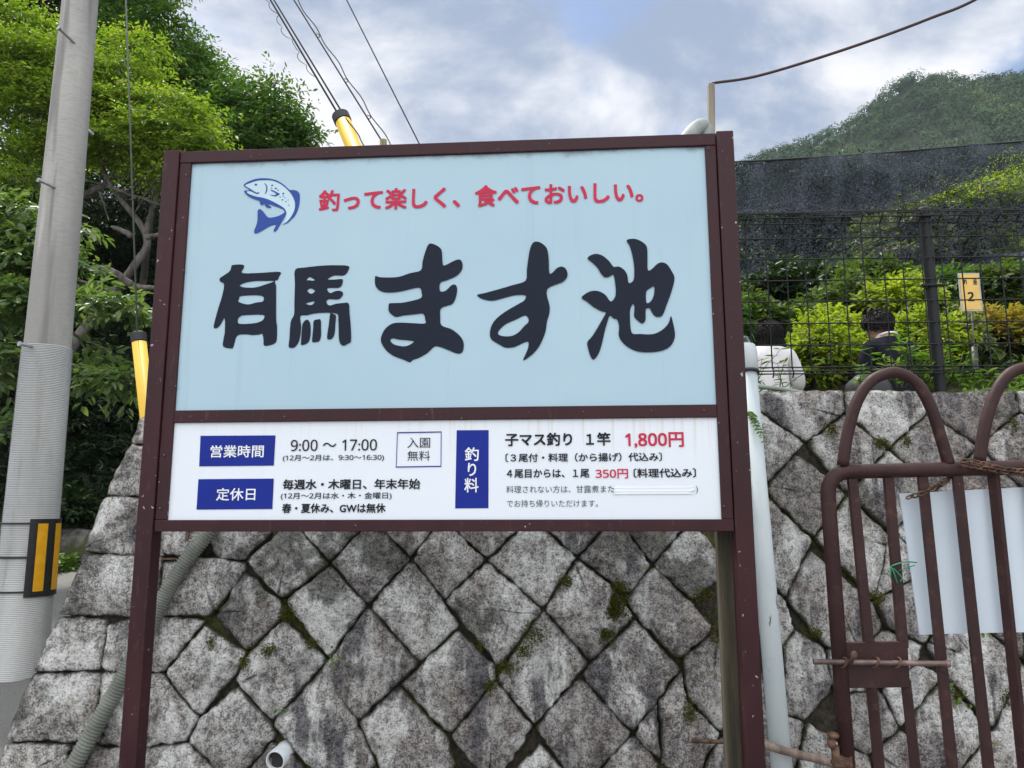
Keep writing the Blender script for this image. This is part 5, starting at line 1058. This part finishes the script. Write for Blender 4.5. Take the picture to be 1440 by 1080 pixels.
# cedars and low evergreen layers in the shade
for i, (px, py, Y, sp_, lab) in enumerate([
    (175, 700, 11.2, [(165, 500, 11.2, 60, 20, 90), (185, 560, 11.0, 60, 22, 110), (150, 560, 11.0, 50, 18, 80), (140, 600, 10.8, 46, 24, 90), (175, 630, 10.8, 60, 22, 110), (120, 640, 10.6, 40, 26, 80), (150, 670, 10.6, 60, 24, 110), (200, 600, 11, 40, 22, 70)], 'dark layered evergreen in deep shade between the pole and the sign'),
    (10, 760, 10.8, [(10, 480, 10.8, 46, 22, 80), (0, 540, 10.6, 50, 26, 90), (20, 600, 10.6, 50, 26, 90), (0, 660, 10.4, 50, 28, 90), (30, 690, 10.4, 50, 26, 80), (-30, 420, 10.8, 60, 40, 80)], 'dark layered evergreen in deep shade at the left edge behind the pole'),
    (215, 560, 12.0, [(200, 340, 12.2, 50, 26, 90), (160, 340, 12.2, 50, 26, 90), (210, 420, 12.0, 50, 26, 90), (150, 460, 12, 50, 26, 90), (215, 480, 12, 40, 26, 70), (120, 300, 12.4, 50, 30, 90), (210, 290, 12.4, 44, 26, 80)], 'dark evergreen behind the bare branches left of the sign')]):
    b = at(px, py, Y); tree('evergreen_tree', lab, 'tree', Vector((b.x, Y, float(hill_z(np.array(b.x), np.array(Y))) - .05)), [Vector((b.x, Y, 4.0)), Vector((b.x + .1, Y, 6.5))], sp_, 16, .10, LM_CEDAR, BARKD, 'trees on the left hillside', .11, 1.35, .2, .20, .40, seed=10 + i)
for i, (px, Y, r_, h_) in enumerate([(20, 13.5, 110, 330), (150, 14.5, 110, 300), (-60, 15, 150, 250), (60, 19, 130, 150), (180, 19, 120, 140), (-140, 19, 160, 160), (290, 20, 90, 90), (230, 24, 110, 120), (90, 25, 140, 140)]):
    zc = float(hill_z(np.array(at(px, 400, Y).x), np.array(Y))); b = Vector((at(px, 400, Y).x, Y, zc)); k = FPX / Y
    cl_ = []; g = random.Random(40 + i)
    for q in range(14 if h_ > 200 else 9):
        p = b + Vector((g.uniform(-1, 1) * r_ / k * .8, g.uniform(-.5, .5) * r_ / k, .8 + g.random() * h_ / k)); d = p - CAM; u_ = (720 + FPX * d.dot(_R) / d.dot(_F), 540 - FPX * d.dot(_U) / d.dot(_F)); cl_.append((u_[0], u_[1], p.y, r_ * .42, r_ * .30, 110))
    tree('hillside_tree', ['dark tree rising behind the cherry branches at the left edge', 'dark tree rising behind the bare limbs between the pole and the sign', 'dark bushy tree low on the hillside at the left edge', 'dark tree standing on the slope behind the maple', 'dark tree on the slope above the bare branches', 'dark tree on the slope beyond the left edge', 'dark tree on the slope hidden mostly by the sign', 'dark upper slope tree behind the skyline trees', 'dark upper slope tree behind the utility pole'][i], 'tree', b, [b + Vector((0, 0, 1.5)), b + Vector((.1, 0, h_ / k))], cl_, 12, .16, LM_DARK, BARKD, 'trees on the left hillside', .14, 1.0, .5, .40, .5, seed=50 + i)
# low mossy wall and little bush beyond the road
lw = empty('low_mossy_wall', at(85, 795, 9.6), 'low mossy stone edging wall across the road behind the utility pole', 'wall')
mb = MB(); a, b = at(-60, 776, 9.6), at(150, 790, 9.3); v = []; f = []; n = 60
for i in range(n + 1):
    for j, (dy, dz) in enumerate(((-.12, -.5), (-.10, .0), (-.08, .24), (.02, .32), (.25, .34), (.5, .30))):
        p = a.lerp(b, i / n); q_ = Vector((p.x, p.y + dy, p.z + dz)); q_ += Vector((0, mnoise.noise(q_ * 3.1) * .10, mnoise.fractal(q_ * 2.3, .9, 2, 4) * .12 if j > 1 else 0)); v.append(q_)
for i in range(n):
    for j in range(5): f.append((i * 6 + j, (i + 1) * 6 + j, (i + 1) * 6 + j + 1, i * 6 + j + 1))
mb.add(v, f); t = NT('mossy_rock'); g_ = t.noise(9, 6, .65); c = t.mix(t.rng(g_, .35, .65), (.035, .032, .028), (.16, .15, .14)); c = t.mix(t.rng(t.noise(3, 5), .45, .62), c, (.045, .055, .015)); mb.build('wall_stones', t.done(t.principled(c, .95, normal=t.bump(g_, .9, .04))), lw, True)
def bush(name, label, px, py, Y, rx, rz, ns, mat, leafL, per=12, group=None, seed=1, base_z=None, ratio=.45, lobes=5, Ls=.2, cat_='shrub'):
    c = at(px, py, Y); k = Y / FPX; bz = c.z - rz * k - .1 if base_z is None else base_z; t = empty(name, (c.x, Y, bz), label, cat_, group); g = random.Random(seed); parts = []; mb = MB()
    for i in range(lobes):
        o_ = Vector((g.uniform(-.55, .55) * rx * k, g.uniform(-.4, .4) * rx * k, g.uniform(-.5, .45) * rz * k)); s_ = g.uniform(.5, .7); parts.append(sprays(c + o_, (rx * k * s_, rx * k * s_, rz * k * s_), ns // lobes, per, Ls, leafL, .8, ratio=ratio, seed=seed * 50 + i, shell=.55, droop=.05))
        limb(mb, Vector((c.x + o_.x * .15, Y, bz)), c + o_, .025, .008, .08, 6, seed + i, 6)
        for q in range(4): limb(mb, (Vector((c.x, Y, bz)) + c + o_) / 2, c + o_ + Vector((g.uniform(-1, 1) * rx * k, g.uniform(-1, 1) * rx * k, g.uniform(-.3, 1) * rz * k)) * .45, .010, .003, .1, 5, seed + i * 9 + q, 5)
    mb.build('stems', BARKD, t, True); leaf_mesh('foliage', *cat(parts), mat, t, off=t.location); return t
bush('small_bush', 'small green bush on the low mossy wall left of the corner stones', 112, 722, 9.7, 36, 24, 260, LM_DARK, .075, seed=3)
bush('small_bush', 'tiny bright weed clump at the foot of the low mossy wall by the pole', 76, 800, 9.0, 12, 16, 60, LM_WEED, .07, seed=4)

# garden shrubs beyond the pond
SH = [ # px, py, Y, rx, rz, sprays, material, leaf, label
 (1080, 462, 9.2, 46, 52, 420, LM_SHRUBD, .075, 'dull dark green shrub behind the person in white, at the left end of the bank'),
 (1140, 506, 8.4, 46, 44, 520, LM_SHRUB, .065, 'bright green shrub right of the person in white'),
 (1192, 478, 8.6, 52, 52, 600, LM_SHRUB, .065, 'bright yellow green rounded shrub between the two seated people'),
 (1165, 432, 9.6, 60, 34, 460, LM_SHRUBD, .075, 'mid green shrub on the bank above the rounded bright ones'),
 (1250, 440, 9.2, 56, 46, 520, LM_SHRUB, .07, 'bright yellow green shrub just above the head of the dark shirted person'),
 (1292, 492, 8.4, 42, 48, 480, LM_SHRUB, .065, 'bright shrub between the dark shirted person and the fence post'),
 (1340, 470, 9.1, 36, 46, 380, LM_SHRUBD, .07, 'dull green shrub behind the number board'),
 (1352, 478, 8.5, 26, 26, 240, LM_PALE, .065, 'pale leaved shrub under the number board'),
 (1400, 468, 8.9, 38, 34, 330, LM_ORANGE, .065, 'yellow and orange tinted maple shrub right of the number board'),
 (1450, 470, 9.2, 46, 46, 330, LM_PALE, .07, 'pale grey green shrub at the right edge of the bank'),
 (1300, 412, 10.2, 60, 34, 400, LM_MID, .08, 'mid green shrub below the hem of the shade net'),
 (1400, 415, 10.0, 60, 40, 400, LM_SHRUBD, .08, 'dull green shrub above and right of the number board'),
 (1100, 408, 10.6, 60, 34, 380, LM_DARK, .09, 'dark shrub below the net hem at the left'),
 (1210, 400, 10.6, 56, 28, 340, LM_SHRUBD, .085, 'dull green shrub below the middle of the net hem'),
 (1030, 480, 9.0, 40, 60, 260, LM_MID, .075, 'green shrub hidden partly by the right post of the sign'),
 (1540, 440, 9.5, 70, 70, 260, LM_MID, .08, 'green shrub beyond the right edge of the view')]
for i, (px, py, Y, rx, rz, ns, mt, lf, lab) in enumerate(SH): bush('garden_shrub', lab, px, py, Y, rx, rz, ns, mt, lf, 13, 'shrubs on the bank beyond the pond', 100 + i)
# rock edge on the far side of the pond
re_ = empty('pond_rock_edge', (3.2, 7.1, 1.86), 'dark rock edging along the far side of the pond behind the seated people', 'rocks')
mb = MB(); v = []; f = []; n = 90
for i in range(n + 1):
    for j, (dy, z) in enumerate(((-.12, 1.8), (-.10, 2.1), (-.06, 2.42), (.05, 2.55), (.30, 2.58), (.6, 2.40))):
        q_ = Vector((.6 + 8.5 * i / n, 7.12 + dy, z)); q_ += Vector((0, mnoise.noise(q_ * 2.2) * .22, mnoise.fractal(q_ * 1.7, .9, 2, 4) * .12 if j > 0 else 0)); v.append(q_)
for i in range(n):
    for j in range(5): f.append((i * 6 + j, (i + 1) * 6 + j, (i + 1) * 6 + j + 1, i * 6 + j + 1))
mb.add(v, f).build('rock_face', bpy.data.materials['mossy_rock'], re_, True)
# trees behind the shade net
NT_ = [
 ((1330, 560, 14.5), [(1290, 330, 14.4, 60, 40, 190), (1340, 300, 14.4, 60, 40, 190), (1270, 370, 14.2, 60, 36, 170), (1345, 360, 14.2, 60, 40, 180), (1395, 330, 14.3, 50, 46, 170), (1250, 330, 14.6, 40, 30, 100)], LM_PALE, 'pale sunlit tree showing through the right half of the shade net'),
 ((1440, 560, 14), [(1430, 300, 14, 50, 34, 170), (1440, 260, 14.2, 44, 40, 160), (1400, 285, 13.8, 50, 22, 130), (1440, 370, 13.8, 60, 40, 170), (1500, 300, 14, 60, 60, 170), (1350, 290, 13.9, 40, 14, 80)], LM_SHRUB, 'bright sunlit tree at the right edge behind the shade net'),
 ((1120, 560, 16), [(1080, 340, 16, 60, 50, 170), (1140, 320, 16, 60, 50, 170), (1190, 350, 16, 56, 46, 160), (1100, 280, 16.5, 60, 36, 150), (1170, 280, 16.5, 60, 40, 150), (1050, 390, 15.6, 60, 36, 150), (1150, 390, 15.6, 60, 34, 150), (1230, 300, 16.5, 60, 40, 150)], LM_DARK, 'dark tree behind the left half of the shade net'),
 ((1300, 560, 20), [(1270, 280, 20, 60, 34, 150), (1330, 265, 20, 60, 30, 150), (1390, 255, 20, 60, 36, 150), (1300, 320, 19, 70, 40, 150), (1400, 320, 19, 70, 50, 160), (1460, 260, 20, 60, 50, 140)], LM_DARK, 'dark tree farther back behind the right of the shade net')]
for i, (b, cl_, mt, lab) in enumerate(NT_):
    p = at(*b); tree('garden_tree', lab, 'tree', Vector((p.x, b[2], float(terrace_z(np.array(p.x), np.array(b[2]))) - .1)), [at(b[0], 420, b[2]), at(b[0], 300, b[2])], cl_, 12, .13, mt, BARKD, 'trees behind the shade net', .12, 1.0, .5, .42, .42, seed=70 + i)
# shade net on its cable
def net_mat(name, op, scale):
    t = NT(name); n1 = t.noise(scale, 2, .5); n2 = t.noise(scale * .18, 3); f = t.rng(t.math('ADD', n1, t.math('MULTIPLY', t.math('SUBTRACT', n2, .5), .25)), 1 - op - .06, 1 - op + .07)
    d = t.principled(t.mix(t.rng(t.noise(34, 2, .5, off=(5, 5, 5)), .45, .62), (.016, .021, .031), (.050, .062, .084)), .6, spec=.2); tr = t.n('ShaderNodeBsdfTransparent'); mx = t.n('ShaderNodeMixShader'); t.l(f, mx.inputs[0]); t.l(tr.outputs[0], mx.inputs[1]); t.l(d, mx.inputs[2]); return t.done(mx.outputs[0])
net = empty('shade_net', at(1240, 380, 12), 'black shade netting strung across the garden behind the fence', 'net')
def sheet(name, top, bot, mat, nx=60, nz=16, seed=0):
    T_ = catmull([at(*p) for p in top], 12); B_ = catmull([at(*p) for p in bot], 12); v = []; f = []
    for j in range(nz + 1):
        for i in range(nx + 1):
            a = T_[round(i / nx * (len(T_) - 1))]; b = B_[round(i / nx * (len(B_) - 1))]; p = a.lerp(b, j / nz); s_ = math.sin(math.pi * j / nz); v.append(p + Vector((0, mnoise.fractal(p * .8 + Vector((seed, 0, 0)), .9, 2, 3) * .22 * (.3 + s_), mnoise.noise(p * 1.3) * .03)))
    for j in range(nz):
        for i in range(nx): k = j * (nx + 1) + i; f.append((k, k + nx + 1, k + nx + 2, k + 1))
    return MB().add(v, f).build(name, mat, net, True)
N1, N2 = net_mat('shade_net_double', .56, 48), net_mat('shade_net_single', .49, 48)
sheet('net_upper', [(880, 236, 12), (1100, 224, 12), (1240, 215, 11.9), (1360, 205, 11.8), (1520, 192, 11.7)], [(880, 300, 11.9), (1100, 300, 11.9), (1240, 296, 11.85), (1330, 268, 11.8), (1520, 200, 11.65)], N1, seed=1)
sheet('net_lower', [(880, 237, 12.1), (1100, 225, 12.1), (1240, 216, 12.0), (1360, 206, 11.9), (1520, 193, 11.8)], [(880, 374, 12.05), (1100, 370, 12.05), (1240, 368, 12.0), (1360, 362, 11.9), (1520, 356, 11.8)], N2, seed=5)
sheet('net_hem', [(880, 372, 11.95), (1100, 368, 11.95), (1240, 366, 11.9), (1360, 359, 11.8), (1520, 352, 11.7)], [(880, 396, 11.95), (1100, 386, 11.95), (1240, 381, 11.9), (1360, 374, 11.8), (1520, 366, 11.7)], net_mat('shade_net_hem', .60, 30), nz=4, seed=8)
MB().tube(catmull([at(880, 236, 12), at(1100, 224, 12), at(1240, 215, 11.9), at(1360, 205, 11.8), at(1520, 192, 11.7)], 8), .016, 7).build('net_cable', CABLE, net, True)
for x, y in ((880, 240), (1520, 192)): p = at(x, y, 12); MB().tube([Vector((p.x, p.y, 3.6)), p + Vector((0, 0, .1))], .045, 12).build('net_post', WIREBLK, net, True)

# weeds along the wall top and sprouting from the joints
def weed(px, py, Y, h_px, n_st, label, group, mat=LM_WEED, seed=0, leafL=.07, spread=.10):
    b = at(px, py, Y); k = Y / FPX; H = h_px * k; t = empty('weed_plant', b, label, 'weed', group); g = np.random.default_rng(seed); mb = MB(); P = []
    for i in range(n_st):
        tip = b + Vector((g.normal() * spread, g.normal() * spread * .6, H * g.uniform(.65, 1.0))); pts = limb(mb, b + Vector((g.normal() * .02, g.normal() * .02, 0)), tip, .0035, .0014, .12, 7, seed * 9 + i, 5)
        for j in range(1, 7):
            for s_ in range(2 if j < 6 else 4):
                a = g.uniform(0, 2 * math.pi); P.append((pts[j], (math.cos(a), math.sin(a), g.uniform(.0, .55)), leafL * g.uniform(.6, 1.15)))
    mb.build('stem', simple('weed_stem', (.10, .16, .04), .7), t, True) if 'weed_stem' not in bpy.data.materials else mb.build('stem', bpy.data.materials['weed_stem'], t, True)
    pos = np.array([p[0] for p in P]); d = np.array([p[1] for p in P]); L = np.array([p[2] for p in P]); leaf_mesh('leaves', pos, d, unit(np.array([[0, 0, 1.0]] * len(P)) + g.normal(size=(len(P), 3)) * .3), L, L * .26, mat, t, off=t.location); return t
WG = 'weeds along the wall top'
for i, a in enumerate([(1064, 548, 4.35, 62, 3, 'feathery weed in front of the white shirt beside the drain pipe'), (1108, 545, 4.3, 46, 3, 'small weed at the fence foot below the white shirt'), (1208, 545, 4.25, 38, 3, 'weed left of the hoop at the fence foot'), (1290, 540, 4.3, 74, 7, 'leafy weed against the fence left of the fence post'), (1318, 545, 4.3, 62, 6, 'leafy weed at the foot of the fence post'), (1268, 545, 4.3, 52, 4, 'weed under the shoulder of the dark shirted person'), (1340, 545, 4.3, 48, 5, 'leafy weed just right of the fence post'), (1365, 550, 4.2, 26, 4, 'low weed left of the second hoop'), (1428, 552, 4.15, 26, 4, 'low weed under the second hoop at the right edge')]): weed(*a, WG, seed=200 + i, leafL=.075 if i > 2 else .055)
def wall_weed(px, py, n, label, seed, mat=LM_WEED, leafL=.016):
    b = wl3(px, py, .03); t = empty('joint_weed', b, label, 'weed', 'small weeds in the wall joints'); g = np.random.default_rng(seed); pos = np.array(b)[None] + np.stack([g.normal(size=n) * .022, -abs(g.normal(size=n)) * .012, g.normal(size=n) * .026], 1); d = unit(np.stack([g.normal(size=n), -np.ones(n) * .4, g.normal(size=n) * .8], 1)); L = leafL * (.6 + .8 * g.random(n)); leaf_mesh('leaves', pos, d, unit(g.normal(size=(n, 3)) * .5 + np.array([[0, -.8, .6]])), L, L * .8, mat, t, off=t.location)
    mb = MB(); [mb.tube([b, Vector(p)], .0009, 4) for p in pos[:12]]; mb.build('stem', bpy.data.materials['weed_stem'], t); return t
for i, a in enumerate([(1384, 876, 22, 'small round leaved weed in the wall joint under the white board'), (1336, 968, 18, 'small weed in the wall joint right of the slide bolt'), (1346, 988, 16, 'small weed just below another in the joint behind the gate bars'), (1100, 908, 8, 'tiny weed beside the drain pipe'), (468, 926, 12, 'tiny bright weed in the joint below the sign near the left'), (395, 998, 6, 'pale green speck of weed in the joint above the weep pipe')]): wall_weed(*a, 300 + i)
fr_ = empty('pipe_fern', wl3(1056, 600, .10), 'small fern sprouting beside the drain pipe', 'fern'); g = np.random.default_rng(9); mb = MB(); P = []
for s_ in range(5):
    a = wl3(1053, 578, .10); b = a + Vector((.015 + .02 * s_ * .5, -.03, -.03 - .03 * s_)); pts = limb(mb, a, b, .0015, .0006, .15, 9, s_, 4)
    for p in pts[1:]:
        for q in (-1, 1): P.append((p, (q * .8 + .2, -.3, -.3), .022))
mb.build('stem', bpy.data.materials['weed_stem'], fr_); pos = np.array([p[0] for p in P]); d = np.array([p[1] for p in P]); leaf_mesh('fronds', pos, d, unit(g.normal(size=(len(P), 3)) * .3 + np.array([[0, -1, .3]])), np.full(len(P), .020), np.full(len(P), .007), LM_WEED, fr_, off=fr_.location)
# ground cover between wall top and fence
g = np.random.default_rng(21); n = 9000; x = g.uniform(-1.5, 5.5, n); y = 3.93 + abs(g.normal(size=n)) * .30; z = 2.10 + .03 * g.random(n) + .09 * g.random(n) * sstep(-.1, .5, np.sin(x * 3.1) * np.sin(x * 7.7 + 1)); d = unit(np.stack([g.normal(size=n), g.normal(size=n), abs(g.normal(size=n)) * .6], 1))
tag(leaf_mesh('wall_top_groundcover', np.stack([x, y, z], 1), d, unit(np.stack([g.normal(size=n) * .5, g.normal(size=n) * .5, np.ones(n)], 1)), .025 + .04 * g.random(n), .010 + .014 * g.random(n), LM_WEED), 'low green ground cover on top of the stone wall', 'ground cover', kind='stuff')

def cover(name, label, fn, x0, x1, y0, y1, n, L0, L1, mat, seed, up=.1, ratio=.5):
    g = np.random.default_rng(seed); x = g.uniform(x0, x1, n); y = y0 + (y1 - y0) * g.random(n) ** 1.2; z = fn(x, y) + np.abs(g.normal(size=n)) * up * (1 + 1.5 * np.sin(x * 1.7 + y) * np.sin(y * 1.3))
    d = unit(np.stack([g.normal(size=n), g.normal(size=n) - .4, g.normal(size=n) * .45], 1)); L = g.uniform(L0, L1, n)
    tag(leaf_mesh(name, np.stack([x, y, z], 1), d, unit(np.stack([g.normal(size=n) * .5, g.normal(size=n) * .5 - .4, np.ones(n)], 1)), L, L * ratio, mat), label, 'ground cover', kind='stuff')
cover('hillside_undergrowth', 'dark leafy undergrowth covering the slope on the left', hill_z, -30, 3, 10.9, 60, 70000, .16, .40, LM_DARK, 61, .22)
cover('bank_groundcover', 'low leafy ground cover on the bank beyond the pond', terrace_z, -1.4, 13, 7.45, 26, 42000, .08, .18, LM_SHRUBD, 62, .12)
# ------------------------------------------------------------------ wooded mountain
RIDGE = [(600, 330), (850, 290), (985, 262), (1045, 240), (1085, 222), (1130, 207), (1180, 188), (1215, 165), (1245, 140), (1272, 121), (1305, 113), (1340, 117), (1375, 120), (1410, 114), (1450, 112), (1550, 95), (1700, 110), (1900, 170), (2200, 260)]
RY = 250.0
rp_ = [at(x, y + 5, RY) for x, y in RIDGE]; rx_ = np.array([p.x for p in rp_]); rz_ = np.array([p.z for p in rp_])
def mount_z(x, y):
    top = np.interp(x, rx_, rz_); t = np.clip((y - 90) / (RY - 90), 0, 1); back = np.clip((y - RY) / 150, 0, 1); return top * (t ** 1.25) * (1 - .55 * back ** 1.3)
grid('mountain', np.linspace(rx_[0], rx_[-1], 90), np.concatenate([np.linspace(90, RY, 40), np.linspace(260, 400, 8)]), mount_z, soil('mountain_floor', (.010, .020, .008), (.024, .042, .016), .3), jit=1.5)
g = np.random.default_rng(33); parts = []
def mountain_leaf():
    t = NT('mountain_leaf'); i = t.attr('tone'); col = t.mix(t.rng(i, 0, .6), (.030, .075, .030), (.062, .125, .046)); col = t.mix(t.rng(i, .7, 1), col, (.12, .18, .06)); col = t.mix(t.rng(t.island(), 0, 1, 0, .12), col, (.02, .045, .02))
    return t.done(t.principled(col, .8, spec=.1))
LM_MT = mountain_leaf()
n = 2500; cx = np.concatenate([g.uniform(48, 190, 2050), g.uniform(-60, 48, 450)]); cy = RY - 125 * g.random(n) ** 1.2; ok = np.interp(cx, rx_, rz_) > 0; cx, cy = cx[ok], cy[ok]; cz = mount_z(cx, cy)
n2 = 140; ex = np.linspace(25, 200, n2) + g.normal(size=n2); cx = np.concatenate([cx, ex]); cy = np.concatenate([cy, np.full(n2, RY - 1)]); cz = np.concatenate([cz, mount_z(ex, np.full(n2, RY - 1.0))])
N = len(cx); R_ = g.uniform(1.8, 4.6, N); R_[-n2:] *= .7; cz = cz + np.where(np.arange(N) >= N - n2, g.uniform(-.5, 2.2, N), 0); per = 130; q = unit(g.normal(size=(N * per, 3))); q[:, 2] = np.where(q[:, 2] < -.2, -q[:, 2], q[:, 2]); idx = np.repeat(np.arange(N), per)
lump = 1 + .25 * np.sin(q[:, 0] * 5 + idx) * np.sin(q[:, 1] * 5 + idx * 2); pos = np.stack([cx, cy, cz + R_ * .5], 1)[idx] + q * R_[idx][:, None] * (lump * (.88 + .14 * g.random(N * per)))[:, None] * np.array([1, 1, .85])
dd = g.normal(size=q.shape); dd = unit(dd - q * (dd * q).sum(1, keepdims=True) + q * .15); nn = unit(q + g.normal(size=q.shape) * .14 + np.array([[0, 0, .1]])); L = g.uniform(.35, .75, N * per)
fo_ = leaf_mesh('mountain_forest', pos, dd, nn, L, L * .7, LM_MT); ta = fo_.data.attributes.new('tone', 'FLOAT', 'POINT'); ta.data.foreach_set('value', np.repeat(np.clip(g.random(N) * .75 + .45 * np.sin(cx * .13) * np.sin(cy * .11 + 1), 0, 1)[idx], 6).astype(np.float32))
tag(fo_, 'hazy green forest covering the mountain on the right', 'forest', kind='stuff')
# wind-shaped pines breaking the ridge line
for i, (px, py, lab) in enumerate([(1398, 108, 'flat topped pine on the mountain ridge at the right'), (1277, 116, 'small pointed tree on the shoulder of the mountain ridge'), (1425, 110, 'slim pine on the ridge near the right edge')]):
    b = at(px, py + 14, RY - 2); k = RY / FPX; flat_top = i != 1; t = empty('ridge_pine', b, lab, 'tree', 'pines on the mountain ridge'); mb = MB(); limb(mb, b - Vector((0, 0, 2)), b + Vector((0, 0, 14 * k)), .30, .12, .05, 6, i); mb.build('trunk', BARKD, t)
    pr_ = [sprays(b + Vector((g.uniform(-1.6, 1.6), 0, (8 + 2 * q_) * k)), (2.2 * (1 if flat_top else (.6 - .1 * q_)), 2.2, .6), 40, 8, .9, .55, .2, seed=400 + i * 9 + q_) for q_ in range(4)]; leaf_mesh('crown', *cat(pr_), LM_MT, t, off=t.location)

# ------------------------------------------------------------------ the air between here and the mountain
hz = MB().box((-420, -60, -1.2), (420, 430, 175)).build('haze', None); tag(hz, kind='stuff')
hm = bpy.data.materials.new('haze_air'); hm.use_nodes = True; hm.node_tree.nodes.clear(); ho = hm.node_tree.nodes.new('ShaderNodeOutputMaterial'); hv = hm.node_tree.nodes.new('ShaderNodeVolumePrincipled')
hv.inputs['Color'].default_value = (.80, .88, 1.0, 1); hv.inputs['Density'].default_value = .00022; hv.inputs['Anisotropy'].default_value = .2; hm.node_tree.links.new(hv.outputs[0], ho.inputs['Volume']); hz.data.materials.append(hm); hz.display_type = 'WIRE'

# a thing that is one single mesh carries its own name and label
for e in [o for o in sc.objects if o.type == 'EMPTY' and o.parent is None]:
    if len(e.children) == 1 and not e.children[0].children:
        c = e.children[0]; nm = e.name; keep = {k: e[k] for k in ('label', 'category', 'group') if k in e}
        loc, rm, rot = e.location.copy(), e.rotation_euler.copy(), e.rotation_mode
        c.parent = None; c.location = loc; c.rotation_euler = rm
        bpy.data.objects.remove(e); c.name = nm
        for k, v_ in keep.items(): c[k] = v_
